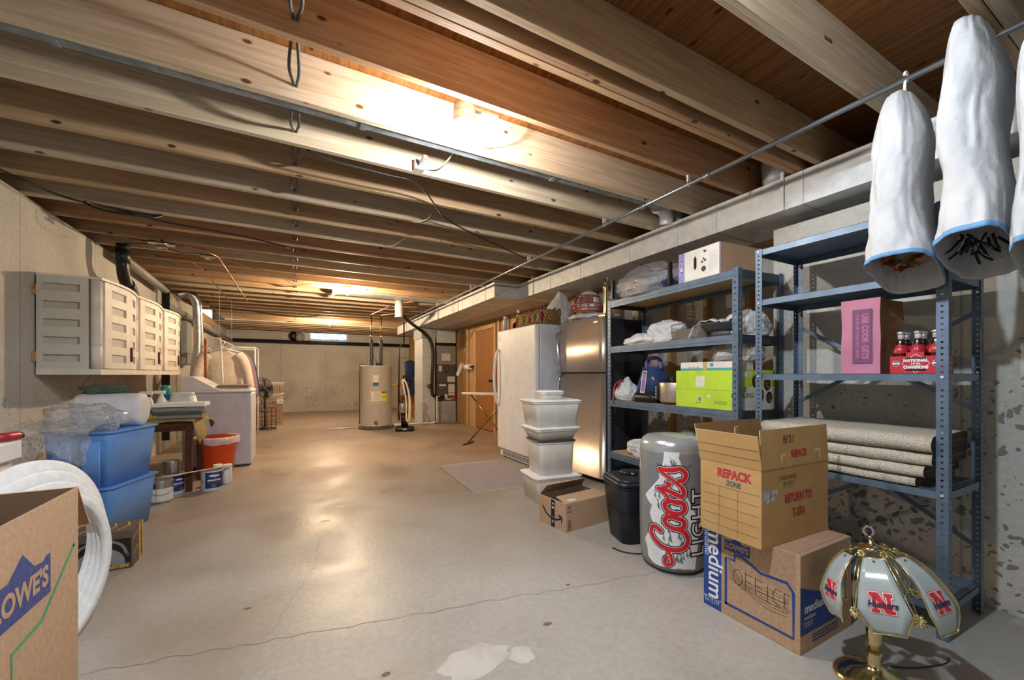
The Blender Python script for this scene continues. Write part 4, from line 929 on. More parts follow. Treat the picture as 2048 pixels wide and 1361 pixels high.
V_ = smooth_path([Vector(p) for p in P], 6); rows = []
for j in range(7): rows.append([b.bm.verts.new(p+Vector((.028*j, .004*math.sin(j*2+i*.9), .016*math.sin(j*.55)+.006*math.sin(i*1.3+j)))) for i, p in enumerate(V_)])
for j in range(6):
    for i in range(len(V_)-1): b.face([rows[j][i],rows[j][i+1],rows[j+1][i+1],rows[j+1][i]],'bag_white',True)
o = b.done('plastic_cover', t); solid(o,.0015)
# third deck, z .885
Z3 = .8855
t = place(T('drawstring_bag', 'small white bag with red drawstring at the fridge end of the third shelf', 'bag'), .12, 1.20, Z3)
b = B(); blob('bag_matte',(.20,.22,.19),21,amp=.15,pinch=.3,b=b); b.done('bag_body', t)
b = B()
for P in ([(-.06,.03,.185),(-.10,.05,.14),(-.118,.05,.06),(-.125,.045,-.03)], [(-.06,.03,.185),(-.09,.0,.15),(-.112,.02,.05)], [(-.06,.06,.16),(-.04,.03,.19),(-.05,-.01,.17)]):
    f = smooth_path([Vector(p) for p in P],5); A = [b.bm.verts.new(p+Vector((0,.009,0))) for p in f]; C = [b.bm.verts.new(p-Vector((0,.009,0))) for p in f]
    for i in range(len(f)-1): b.face([A[i],A[i+1],C[i+1],C[i]],'red_ribbon',True)
o = b.done('drawstring', t); solid(o,.0015)
t = place(T('carpet_cleaner', 'portable carpet cleaner with purple handle and dark blue tank', 'carpet cleaner'), .18, .93, Z3)
b = B(); b.taper(.26,.27,.25,.26,0,.075,.05,'black_plastic'); b.done('base', t)
b = B(); b.taper(.24,.25,.16,.17,.075,.30,.06,'tank_blue'); b.done('tank', t)
b = B(); b.tube([(0,.085,.285),(0,.08,.34),(0,.04,.375),(0,-.04,.375),(0,-.08,.34),(0,-.085,.285)],.017,'purple',10,sub=5); b.done('carry_handle', t)
b = B(); f = on(frame((-.122,.03,.08),(0,-1,0),(.16,0,1)),.002); b.rect(0,.055,0,.19,'paper',f); g=lambda x,y: f(x,y)+Vector((-.001,0,0)); b.rect(.007,.048,.01,.16,'purple',g); b.rect(.007,.048,.162,.183,'photo_dark',g); b.rect(.015,.040,.168,.177,'mask_red',lambda x,y: g(x,y)+Vector((-.001,0,0))); b.done('label', t)
b = B()
for k in range(3): b.tube([(.05,-.13-.014*k,.05),(.04,-.15-.014*k,.18),(.05,-.13-.014*k,.23),(.06,-.11,.18)],.007,'wire_black',7,sub=4)
b.done('hose', t)
t = place(T('slow_cooker', 'brushed steel slow cooker beside the lime green box', 'slow cooker'), .16, .66, Z3)
b = B(); b.lathe([(.11,0),(.118,.015)],'black_plastic',40); b.lathe([(.12,.015),(.128,.03),(.130,.165),(.128,.172),(.118,.172),(.116,.165),(0,.165)],'steel',40); b.done('shell', t)
b = B(); b.box(-.145,-.118,.02,.075,.03,.15,'black_plastic',bev=.005,mat=RZ(-22)); 
for k in range(4): b.box(-.149,-.144,.036,.058,.045+k*.026,.06+k*.026,'photo_silver',mat=RZ(-22))
b.done('control_panel', t)
b = B(); b.box(-.03,.03,-.155,-.125,.10,.13,'black_plastic',bev=.006); b.done('handle', t)
t = place(T('appliance_box', 'lime green box with white barcode label and food photos on its end', 'box'), .015, .035, Z3)
def pr(b, fx, fy, ft):
    b.rect(0,.485,0,.265,'lime',fx); g = lambda x,y: fx(x,y)+Vector((-.0006,0,0))
    b.rect(.18,.255,.15,.225,'paper',g); b.rect(.0,.485,.128,.1295,'lime_dark',g); b.rect(.275,.30,.075,.097,'paper',g); b.rect(.20,.235,.045,.08,'paper',g)
    for k in range(5): b.rect(.205+k*.005,.208+k*.005,.05,.075,'black_print',lambda x,y: g(x,y)+Vector((-.0006,0,0)))
    b.rect(.185,.225,.035,.04,'lime_dark',g); b.stroke([(.45,.04),(.47,.04),(.46,.022),(.45,.04)],.0018,'lime_dark',g)
    for k in range(3): b.rect(.33,.43,.035+k*.008,.038+k*.008,'lime_dark',g)
    b.rect(.19,.27,.245,.247,'lime_dark',g)
    b.rect(0,.40,0,.265,'paper',fy); h = lambda x,y: fy(x,y)+Vector((0,-.0006,0)); h2 = lambda x,y: fy(x,y)+Vector((0,-.0012,0))
    b.rect(0,.40,.155,.265,'lime',h); b.text('YUMMY!',.05,'white_print',h2,.07,.235,bold=.0008); b.text('THE\nCOOKING',.045,'lime_dark',h,.075,.115,bold=.0008)
    for x,y,r in ((.20,.19,.034),(.25,.10,.036),(.32,.17,.036),(.34,.08,.032)):
        b.shape([(x+r*math.cos(a*PI/10),y+r*1.25*math.sin(a*PI/10)) for a in range(20)],'photo_dark',h2)
        random.seed(int(x*100))
        for k in range(8): a=random.uniform(0,6.28); q=random.uniform(.2,.75)*r; b.shape([(x+q*math.cos(a)+.006*math.cos(c*PI/3),y+q*1.2*math.sin(a)+.006*math.sin(c*PI/3)) for c in range(6)],random.choice(['furn_wood','wicker_red','soil','wicker']),lambda x_,y_: fy(x_,y_)+Vector((0,-.0018,0)))
carton(t, .40, .485, .265, prints=pr)
t = place(T('glove_box', 'flat white and teal box lying on the lime green box', 'box'), .03, .06, Z3+.2665)
def pr(b, fx, fy, ft):
    for f, w_ in ((fx,.43),(fy,.20)):
        b.rect(0,w_,0,.058,'paper',f); d = f(0,0)-f(0,0)
    g = lambda x,y: fx(x,y)+Vector((-.0006,0,0)); b.rect(0,.43,0,.015,'teal',g); b.rect(.20,.235,.0,.058,'wicker',lambda x,y: fx(x,y)+Vector((-.001,0,0))); b.rect(.255,.285,.025,.05,'teal',lambda x,y: fx(x,y)+Vector((-.001,0,0)))
    for k in range(3): b.shape([(.085+k*.035+.012*math.cos(a*PI/8),.014+.014*abs(math.sin(a*PI/8))) for a in range(9)],'wicker',lambda x,y: fx(x,y)+Vector((-.0012,0,0)))
carton(t, .20, .43, .058, prints=pr)
tag(place(blob('film_dense',(.30,.34,.15),31,amp=.22,ridge=.16).done('plastic_bag'), .42-.17, .22-.04, Z3+.3265), 'puffy clear plastic bag on the teal box behind the near posts', 'plastic bag')
# lowest deck, z .405
tag(place(blob('bag_white',(.24,.30,.15),41,amp=.12).done('plastic_bag'), .15, 1.02, .4055), 'white plastic bag on the lowest deck above the bin', 'plastic bag')
tag(place(blob('bag_grey',(.34,.42,.27),42,amp=.12,pinch=.35).done('plastic_bag'), .24, .58, .4055), 'large grey plastic bag on the lowest deck behind the inflatable can', 'plastic bag')
# ---- things on the nearer shelving unit
t = T('paper_bag', 'pink-fronted kraft paper bag printed USE CODE: GET5', 'paper bag', (2.45, .86, 1.1255))
b = B()
sx, sy, sz = .26, .155, .365
def wv(x,y,z): return Vector((x+.004*noise.noise(Vector((x*9,y*9,z*9))), y+.004*noise.noise(Vector((x*9+5,y*9,z*9))), z))
def sheet(fn, nx, ny, m):
    g = [[b.bm.verts.new(wv(*fn(i/nx,j/ny))) for i in range(nx+1)] for j in range(ny+1)]
    for j in range(ny):
        for i in range(nx): b.face([g[j][i],g[j][i+1],g[j+1][i+1],g[j+1][i]],m,True)
sheet(lambda u,v:(0,sy*(1-u),sz*v),8,14,'pink'); sheet(lambda u,v:(sx*u,0+.012*math.sin(u*PI)*v,sz*v),8,14,'kraft'); sheet(lambda u,v:(sx*(1-u),sy-.012*math.sin(u*PI)*v,sz*v),8,14,'kraft'); sheet(lambda u,v:(sx,sy*u,sz*v),8,14,'kraft'); sheet(lambda u,v:(sx*u,sy*v,.001),4,4,'kraft')
fx = on(frame((0,sy,0),(0,-1,0),(0,0,1)),.0055)
b.rect(.048,.125,.05,.315,'mauve_print',fx); g = lambda x,y: fx(x,y)+Vector((-.0008,0,0))
b.text('USE CODE: GET5',.034,'pink',g,.098,.182,rot=-90,bold=.0005,sx=.86); b.text('FOR $5 OFF YOUR FIRST ORDER',.0185,'pink',g,.068,.182,rot=-90,bold=.0001,sx=.80)
fy = on(frame((0,0,0),(1,0,0),(0,0,1)),.0052-.0); g = lambda x,y: fy(x,y)+Vector((0,-.002,0))
for s_, y in (('DIRT',.26),('DIAL',.20),('PICK',.14)): b.text(s_,.05,'red_print',g,.13,y,bold=.0003,sx=.8)
o = b.done('bag_body', t)
CR = (2.440, .645, 1.1255)
t = T('bottle_carrier', 'red cardboard six-pack carrier printed NATIONAL CHAMPIONS', 'bottle carrier', CR)
b = B(); b.box(0,.118,0,.176,0,.004,'carrier_red'); 
for q in ((0,.002,0,.176),(.116,.118,0,.176),(.002,.116,0,.002),(.002,.116,.174,.176)): b.box(*q,.004,.078,'carrier_red')
b.box(.002,.116,.058,.0595,.004,.07,'carrier_red'); b.box(.002,.116,.1165,.118,.004,.07,'carrier_red'); b.box(.058,.060,.002,.174,.004,.12,'carrier_red'); b.box(-.0005,.0015,.06,.12,.078,.095,'carrier_red')
fx = on(frame((0,.176,0),(0,-1,0),(0,0,1)),.0012); fz = lambda x,y: fx(x,y)+Vector((-.0005,0,0)); fz2 = lambda x,y: fx(x,y)+Vector((-.001,0,0))
for k in range(9): b.rect(0,.176,.004+k*.008,.0048+k*.008,'cola_red',fx)
b.stroke([(.088,.088),(.135,.045),(.088,.003),(.041,.045),(.088,.088)],.0022,'white_print',fx)
b.rect(.055,.121,.062,.072,'coors_black',fx); b.rect(.055,.121,.012,.020,'coors_black',fx)
b.text('NATIONAL',.017,'white_print',fz,.088,.058,bold=.0006,sx=.95); b.text('19 94',.014,'white_print',fz,.088,.043,bold=.0003); b.text('CHAMPIONS',.017,'white_print',fz,.088,.028,bold=.0006,sx=.85)
for x in (.022,.154): b.shape([(x+.013*math.cos(a*PI/8),.046+.013*math.sin(a*PI/8)) for a in range(16)],'white_print',fz); b.shape([(x+.011*math.cos(a*PI/8),.046+.011*math.sin(a*PI/8)) for a in range(16)],'coors_black',fz2); b.rect(x-.010,x+.010,.042,.050,'white_print',lambda u,v: fz2(u,v)+Vector((-.0004,0,0)))
b.done('carton', t)
bl = ['front-row cola bottle nearest the steel post', 'middle cola bottle of the front row', 'front-row cola bottle nearest the pink bag', 'rear-row cola bottle nearest the steel post', 'middle cola bottle of the rear row', 'rear-row cola bottle nearest the pink bag']
b0 = T('cola_bottle', bl[0], 'bottle', (0,0,0), 0, 'cola bottles in the red carrier')
b = B(); b.lathe([(0,.001),(.024,.001),(.027,.008),(.026,.05),(.024,.07),(.027,.09),(.025,.108),(.0145,.135),(.0115,.155)],'cola',22,cap=False); b.lathe([(.0270,.088),(.0278,.100),(.0245,.112),(.018,.126)],'cola_red',22,cap=False); b.lathe([(.0117,.150),(.0125,.172),(.0125,.178)],'film_dense',18); b.done('bottle_body', b0)
b = B(); b.lathe([(.0135,.176),(.0160,.177),(.0150,.186),(.010,.189),(0,.189)],'cap_metal',20); b.done('cap', b0)
for k in range(6):
    loc = (CR[0]+.030+(k//3)*.058, CR[1]+.030+(k%3)*.058, CR[2]+.0045)
    if k == 0: b0.location = loc
    else: dup(b0, loc, label=bl[k])
# folded rugs
def folded_rug(label, z, y0, y1, L, th, n, x0, tilt=0):
    t = T('folded_rug', label, 'rug', (x0, y0, z), 0, 'folded beige rugs on the steel shelf')
    b = B(); W = y1-y0
    path = []
    for k in range(n):   # serpentine cross-section in x-z
        zc = th*(k+.5); xs = [(L*i/6, zc) for i in range(7)]
        if k % 2: pass
        else: xs = xs[::-1]
        path += xs
        if k < n-1:
            ex = xs[-1][0]; s = 1 if ex > .1 else -1
            path.append((ex+s*th*.45, zc+th*.5))
    P = [Vector((x,0,zz)) for x, zz in path]; P = smooth_path(P, 3)
    h = th*.46; m = 14; ring = []
    for i, p in enumerate(P):
        d = (P[min(i+1,len(P)-1)]-P[max(i-1,0)]).normalized(); nn = Vector((-d.z,0,d.x))*h
        ring.append((p-nn, p+nn))
    for side in (0,1):
        g = [[b.bm.verts.new(r[side]+Vector((0, W*j/m, 0))+Vector((.004*noise.noise(Vector((j*.7,i*.3,z*9))),0,.004*noise.noise(Vector((j*.5,i*.25,z*7+3)))))) for j in range(m+1)] for i, r in enumerate(ring)]
        for i in range(len(ring)-1):
            for j in range(m): b.face([g[i][j],g[i+1][j],g[i+1][j+1],g[i][j+1]],'rug_cream',True)
        if side == 0: G0 = g
        else: G1 = g
    for i in range(len(ring)-1):
        b.face([G0[i][0],G1[i][0],G1[i+1][0],G0[i+1][0]],'rug_edge'); b.face([G0[i][m],G0[i+1][m],G1[i+1][m],G1[i][m]],'rug_edge')
    b.done('rug', t)
    return t
folded_rug('folded beige rug at the bottom of the pile on the steel shelf', .626, .72, 1.36, .40, .022, 2, 2.41)
folded_rug('folded beige rug, second from the bottom of the pile', .671, .69, 1.37, .41, .026, 2, 2.40)
folded_rug('folded beige rug, second from the top of the pile', .724, .665, 1.36, .40, .029, 2, 2.405)
folded_rug('thick folded cream rug on top of the pile', .783, .662, 1.37, .41, .037, 2, 2.395)
# ---- hanging tissue bags on the conduit
def hbag(label, x, y, z0, z1, hw, ht, seed, hook=True, shw=.5, leaves=None, wob=.018):
    t = T('hanging_bag', label, 'garment bag', (x, y, 0))
    b = B(); n = 72; rows = []; NZ = 60
    def ringpt(k, v):
        a = 2*PI*k/n; e = .62
        cx, cy = math.cos(a), math.sin(a); sx_ = abs(cx)**e*(1 if cx > 0 else -1); sy_ = abs(cy)**e*(1 if cy > 0 else -1)
        top = min(1, (1-v)/.16); wsh = (shw+(1-shw)*math.sin(top*PI/2)); wy = (shw*.75+(1-shw*.75)*math.sin(min(1,(1-v)/.30)*PI/2))*(1+.35*max(0,1-v/.35))
        q = Vector((math.cos(a)*1.2+seed, math.sin(a)*1.2, v*2.2)); d = 1+.15*noise.noise(q)+.05*noise.noise(q*3.1)-.07*abs(noise.noise(q*2.3+Vector((3,0,0))))-.04*abs(noise.noise(q*5.5))
        return Vector((sx_*hw*wsh*d, sy_*ht*wy*d+wob*noise.noise(Vector((v*3,seed,1))), z0+(z1-z0)*v-sx_*.055*(1-v)**4-.010*(1-v)*math.sin(a)))
    for j in range(NZ+1): rows.append([b.bm.verts.new(ringpt(k, j/NZ)) for k in range(n)])
    for j in range(NZ):
        for k in range(n): b.face([rows[j][k],rows[j][(k+1)%n],rows[j+1][(k+1)%n],rows[j+1][k]],'bag_matte',True)
    b.face(rows[-1],'bag_matte',True)
    o = b.done('bag_body', t); solid(o, .0015)
    b = B(); R_ = []
    for v in (0,.014,.030):
        R_.append([b.bm.verts.new(Vector(((p:=ringpt(k,v)).x*1.015,p.y*1.02,p.z-(.001 if v == 0 else 0)))) for k in range(n)])
    for j in range(2):
        for k in range(n): b.face([R_[j][k],R_[j][(k+1)%n],R_[j+1][(k+1)%n],R_[j+1][k]],'tape_blue',True)
    o = b.done('tape_edge', t); solid(o, .0012)
    if hook:
        b = B(); b.tube([(0,0,z1-.02),(0,0,z1+.03),(.004,0,2.352-.02),(.026,0,2.345),(.034,0,2.362),(.024,0,2.376),(.006,0,2.374),(-.004,0,2.36)],.0052,'tub_lid',8,sub=4); b.done('hanger_hook', t)
    if leaves:
        b = B(); random.seed(seed*10+1)
        for k in range(26):
            a = random.uniform(0,2*PI); c = Vector((hw*.5*math.cos(a), ht*.6*math.sin(a), z0+.035+random.uniform(0,.05))); m = random.choice(leaves); az = random.uniform(0,6.3)
            if leaves[0] == 'dried_dark': b.tube([c,c+Vector((.03*math.cos(az),.03*math.sin(az),-.035)),c+Vector((.05*math.cos(az),.05*math.sin(az),-.05))],.004 if m=='dried_dark' else .0015,m,5)
            else:
                f = frame(c,(math.cos(az),math.sin(az),-.3),(-math.sin(az),math.cos(az),-.6)); s = random.uniform(.025,.045)
                P = []
                for i in range(10): aa = i*PI/5; r = s*(1 if i % 2 == 0 else .42); P.append((r*math.cos(aa), r*math.sin(aa)))
                b.shape(P, m, on(f, 0))
        o = b.done('dried_stems' if leaves[0]=='dried_dark' else 'autumn_leaves', t); solid(o, .001)
    return t
hbag('smaller white tissue bag on a white hanger, orange leaves showing at its blue-taped mouth', 2.22, .70, 1.535, 2.26, .155, .075, 1.3, shw=.6, leaves=['leaf_orange','leaf_olive','leaf_orange'])
hbag('large white tissue bag pulled over the conduit, dark dried stems at its taped mouth', 2.245, .50, 1.565, 2.39, .195, .072, 4.7, hook=False, shw=.78, leaves=['dried_dark','dried_pale','dried_dark'])
hbag('white tissue bag at the very edge of the picture, cut off by the frame', 2.23, .335, 1.50, 2.30, .17, .055, 7.1, wob=.008)
# ---- brass touch lamp
LX, LY = 1.855, .668
t = T('table_lamp', 'brass table lamp with curved white glass panels bearing a red letter N', 'table lamp', (LX, LY, 0), math.degrees(math.atan2(-LY, -LX)))
b = B(); b.lathe([(0,0),(.114,0),(.120,.006),(.119,.016),(.109,.024),(.098,.032),(.064,.044),(.034,.056),(.024,.068),(.021,.078),(.024,.083),(.019,.089),(.024,.095),(.019,.101),(.023,.107),(.018,.113)],'brass',56); b.done('base', t)
b = B(); b.lathe([(.018,.113),(.021,.15),(.024,.185),(.020,.215),(.024,.222),(.026,.235),(.020,.245),(.008,.25),(.006,.36),(.006,.455)],'brass',32); b.done('stem', t)
tilt = RX(11)@RY(-4)
Msh = TR(0,0,.462)@tilt@Matrix.Scale(.83,4)
def prof_(v):
    P = [(.045,.03),(.085,.018),(.135,-.02),(.172,-.075),(.196,-.135),(.205,-.19),(.198,-.25)]
    k = min(len(P)-2, int(v*(len(P)-1))); f = v*(len(P)-1)-k; q = smooth_path([Vector((a,c,0)) for a, c in P], 6); i = min(len(q)-2, int(v*(len(q)-1))); g = v*(len(q)-1)-i
    p = q[i].lerp(q[i+1], g); return p.x, p.y
def hw_(v): return (.020+.068*(v/.74)) if v < .74 else .088-.040*((v-.74)/.26)
b = B(); b.lathe([(.05,.028),(.052,.036),(.042,.042),(.020,.046),(.010,.056),(.007,.07)],'brass',32,Msh); b.done('cap', t)
b = B(); b.lathe([(.005,.07),(.008,.078),(.005,.084)],'chrome',12,Msh); b.tube([Msh@Vector(p) for p in ((0,-.008,.084),(0,-.016,.098),(0,-.014,.114),(0,0,.122),(0,.014,.114),(0,.016,.098),(0,.008,.084))],.0045,'chrome',8,sub=3)
for k in range(5): a = -.4+k*.55; c = Msh@Vector((0,-.017*math.cos(a+.4),.106+.017*math.sin(a+.3))); q = bmesh.ops.create_icosphere(b.bm,subdivisions=1,radius=.006,matrix=Matrix.Translation(c)); [setattr(f,'material_index',b.mi('chrome')) for v in q['verts'] for f in v.link_faces]
b.done('finial', t)
for k in range(6):
    ph = k*PI/3; ra = Vector((math.cos(ph), math.sin(ph), 0)); ta = Vector((-math.sin(ph), math.cos(ph), 0))
    def pt(u, v, off=0):
        r, z = prof_(v); r2, z2 = prof_(min(1, v+.02)); r1, z1_ = prof_(max(0, v-.02)); tn = Vector((r2-r1, z2-z1_, 0)).normalized()
        r += off*(-tn.y); z += off*tn.x
        return Msh@(ra*r+ta*u+Vector((0,0,z)))
    v0, v1 = .20, .985
    b = B(); NV, NU = 18, 6
    g = [[b.bm.verts.new(pt((i/NU-.5)*2*(hw_(v0+(v1-v0)*j/NV)-.006), v0+(v1-v0)*j/NV)) for i in range(NU+1)] for j in range(NV+1)]
    for j in range(NV):
        for i in range(NU): b.face([g[j][i],g[j+1][i],g[j+1][i+1],g[j][i+1]],'panel_glass',True)
    # block letter with outline and script, mapped on the panel; x to the right seen from outside
    AL = .34
    def pm(off): return lambda x, y: pt(x, .66-y/AL, off)
    def NN(e, m, off):
        h, w_, s = .034, .034, .012; f = pm(off)
        R4 = lambda x0,x1,y0,y1: b.rect(x0-e,x1+e,y0-e,y1+e,m,f,maxlen=.011)
        for sx_ in (-1,1):
            cx = sx_*.0225; R4(cx-.0065,cx+.0065,-h,h)
        R4(-.036,-.008,h-.013,h); R4(.010,.036,h-.013,h); R4(-.036,-.010,-h,-h+.013); R4(.008,.036,-h,-h+.013)
        b.shape([(-.027-e,h+e),(-.006+e*.6,h+e),(.029+e,-h-e),(.008-e*.6,-h-e)],m,f,maxlen=.011)
    NN(.0045,'husk_red',.0012); NN(.0028,'coors_white',.0017); NN(0,'husk_red',.0022)
    b.text('Huskers',.030,'husk_navy',pm(.0032),0,-.004,bold=.00035,shear=.25,sx=.92,maxlen=.012)
    pc = [pt(0,.26,.004)]
    gp = b.done('glass_panel', t); solid(gp, .0016)
    # brass frame round the panel
    b = B(); L_ = [pt(-hw_(v), v) for v in [v0+(v1-v0)*i/16 for i in range(17)]]; R_ = [pt(hw_(v), v) for v in [v0+(v1-v0)*i/16 for i in range(17)]]
    b.tube(L_+R_[::-1], .0026, 'brass', 8, closed=True)
    b.tube([pt(-.018,.0),pt(-.02,.10),pt(-hw_(v0),v0)],.0022,'brass',6); b.tube([pt(.018,.0),pt(.02,.10),pt(hw_(v0),v0)],.0022,'brass',6)
    c = pt(0,v0+.05,.004); q = bmesh.ops.create_icosphere(b.bm,subdivisions=2,radius=.004,matrix=Matrix.Translation(c)); [setattr(f,'material_index',b.mi('brass_dark')) for vv in q['verts'] for f in vv.link_faces]
    b.done('frame', t)
    # flower ornaments between panels
    ph2 = ph+PI/6; ra2 = Vector((math.cos(ph2), math.sin(ph2), 0)); ta2 = Vector((-math.sin(ph2), math.cos(ph2), 0))
    b = B()
    for vv, s in ((.83,.021),(.15,.016)):
        r, z = prof_(vv); c = Msh@(ra2*(r*.93)+Vector((0,0,z))); u_ = (tilt.to_3x3()@ta2); n_ = (tilt.to_3x3()@(ra2+Vector((0,0,.25)))).normalized(); v_ = n_.cross(u_)
        f = frame(c, u_, v_)
        for i in range(8):
            a = i*PI/4; b.tube([f@Vector((0,0,0)), f@Vector((s*.55*math.cos(a),s*.55*math.sin(a),.002)), f@Vector((s*math.cos(a),s*math.sin(a),0))],.0042,'brass',6,scale_fn=lambda q: .5+1.1*math.sin(q*PI*.85))
    b.tube([Msh@(ra2*(prof_(v)[0]*.93)+Vector((0,0,prof_(v)[1]))) for v in (.2,.35,.5,.65,.78)],.0016,'brass',6)
    b.done('flower_ornament', t)
b = B(); b.cyl((.05,.0,.36),(.085,0,.31),.008,'socket_cream',12,.014); b.lathe([(.012,.30),(.014,.345),(.010,.36)],'socket_cream',16,TR(.02,-.05,0)); b.done('socket', t)
b = B(); b.tube([(-.09,0,.01),(-.13,.03,.004),(-.20,.12,.004),(-.30,.20,.004),(-.36,.22,.004)],.0022,'wire_black',6,sub=5); b.done('cord', t)
# ================================================================ LEFT SIDE
def panel_grid(b, fn, us, vs, slots, dep, m, ms):
    """fn(u, v, depth) -> point; slots = set of (i, j) cells pushed in"""
    def q(pts, mm): b.face([b.bm.verts.new(fn(*p)) for p in pts], mm)
    for i in range(len(us)-1):
        for j in range(len(vs)-1):
            u0,u1,v0,v1 = us[i],us[i+1],vs[j],vs[j+1]
            if (i,j) in slots:
                q([(u0,v0,dep),(u1,v0,dep),(u1,v1,dep),(u0,v1,dep)], ms)
                for a, c in (((u0,v0),(u1,v0)),((u1,v0),(u1,v1)),((u1,v1),(u0,v1)),((u0,v1),(u0,v0))): q([(a[0],a[1],0),(c[0],c[1],0),(c[0],c[1],dep),(a[0],a[1],dep)], m)
            else: q([(u0,v0,0),(u1,v0,0),(u1,v1,0),(u0,v1,0)], m)
def cabinet(y0, wd, label):
    D, z0, H = .35, 1.12, .765
    t = T('wall_cabinet', label, 'cabinet', (XL+.012, y0, z0), 0, 'grey resin cabinets on the left wall')
    bow = lambda y: D+.045*math.sin(max(0,min(1,y/wd))*PI)-.0
    b = B(); b.box(0, D-.06, .032, wd-.004, .02, H-.02, 'cab_grey')
    us = [0, .05, .20, .255, D-.045]; us = [0,.035,.235,D-.065]; vs = [.0]
    vs = [.02,.10,.155,.235,.29,.37,.425,.505,.56,.64,.695,H-.02]
    panel_grid(b, lambda u,v,d: Vector((u, .004+d, v)), us, vs, {(1,j) for j in (1,3,5,7,9)}, .024, 'cab_grey', 'cab_slot'); b.done('carcass', t)
    for nm, za, zb in (('top_panel', H-.02, H), ('bottom_panel', 0, .045)):
        b = B(); n = 16; R_ = [(0,0)]+[(bow(wd*i/n)+(.012 if za > .1 else .004), wd*i/n) for i in range(n+1)]+[(0,wd)]
        A = [b.bm.verts.new((x,y,za)) for x,y in R_]; C = [b.bm.verts.new((x,y,zb)) for x,y in R_]
        b.face(A[::-1],'cab_grey'); b.face(C,'cab_grey')
        for i in range(len(A)): b.face([A[i],A[(i+1)%len(A)],C[(i+1)%len(A)],C[i]],'cab_front')
        b.done(nm, t)
    b = B(); b.lathe([(.034,.046),(.034,.22),(.031,.223),(.034,.226),(.034,.53),(.031,.533),(.034,.536),(.034,H-.021)],'cab_front',20,TR(D-.030,.030,0)); b.done('hinge_column', t)
    for s in (0, 1):
        b = B(); ya, yb = (.065, wd*.60) if s == 0 else (wd*.605, wd-.012)
        w_ = yb-ya; us = [0,w_*.10,w_*.52,w_*.72,w_*.95,w_] if s == 0 else [0,w_*.25,w_*.80,w_]
        us = [0,w_*.20,w_*.78,w_] if s == 0 else [0,w_*.25,w_*.72,w_]
        n_ = us[:]
        vs = [.05,.10,.165,.235,.30,.365,.43,.495,.56,.625,.69,H-.022]; sl = {(1,j) for j in (1,3,5,7,9)}
        panel_grid(b, lambda u,v,d: Vector((bow(ya+u)-d, ya+u, v)), n_, vs, sl, .012, 'cab_front', 'cab_slot')
        # returns round the door edge
        for yy in (ya, yb): b.poly([(bow(yy),yy,.05),(bow(yy)-.03,yy,.05),(bow(yy)-.03,yy,H-.022),(bow(yy),yy,H-.022)],'cab_front')
        d = b.done('door', t)
        if s == 1: b = B(); b.box(bow(ya)-.004,bow(ya)+.014,ya+.006,ya+.032,.115,.245,'maroon',bev=.004); b.done('latch', d)
    b = B()
    for z in (.10, .60): b.box(-.0115, .0, -.035, .02, z-.0, z+.075, 'stud')
    b.box(-.0115,-.001,.0,wd-.005,.10,.14,'stud'); b.done('wall_cleat', t)
cabinet(4.32, .83, 'grey resin wall cabinet nearest the camera, with its slotted side in full view')
cabinet(5.152, .83, 'middle one of the grey resin wall cabinets')
cabinet(5.984, .83, 'farthest grey resin wall cabinet, next to the loose cream cables')
# ---- washing machine
t = T('washing_machine', 'white top-loading washing machine with sloped control console', 'washing machine', (-1.15, 5.90, 0))
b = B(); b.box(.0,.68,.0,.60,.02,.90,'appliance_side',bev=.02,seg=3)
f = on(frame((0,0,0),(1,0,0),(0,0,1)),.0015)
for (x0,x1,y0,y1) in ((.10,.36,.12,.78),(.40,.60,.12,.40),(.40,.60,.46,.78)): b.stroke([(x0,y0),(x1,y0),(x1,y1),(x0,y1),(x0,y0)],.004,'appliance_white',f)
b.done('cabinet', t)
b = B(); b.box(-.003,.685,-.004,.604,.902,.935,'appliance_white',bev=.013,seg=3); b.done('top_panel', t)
b = B(); b.box(.30,.66,.06,.54,.9355,.942,'appliance_white',bev=.003); b.done('lid', t)
b = B(); P = [(.0,.936),(.36,.936),(.30,.965),(.17,1.05),(.10,1.095),(.02,1.10),(0,1.08)]
A = [b.bm.verts.new((x,.0,z)) for x,z in P]; C = [b.bm.verts.new((x,.60,z)) for x,z in P]
b.face(A,'appliance_white'); b.face(C[::-1],'appliance_white')
for i in range(len(P)): b.face([A[i],C[i],C[(i+1)%len(P)],A[(i+1)%len(P)]],'appliance_white')
f = on(frame((.30,.05,.965),(0,1,0),(-.13,0,.085)),.001)
for k in range(9): b.stroke([(.03+k*.055,.05),(.045+k*.055,.085),(.03+k*.055,.11)],.006,'lid_dark',f,sub=3)
b.done('control_console', t)
t = T('folded_mat', 'folded woven grey-brown mat on the washing machine lid', 'mat', (-.86, 6.0, .9425))
b = B(); 
for k in range(3): b.box(.0+.01*k,.36-.006*k,.0,.40,.001+k*.017,.017+k*.017,'rug_thin' if k else 'fabric_cream',bev=.007)
b.done('mat', t)
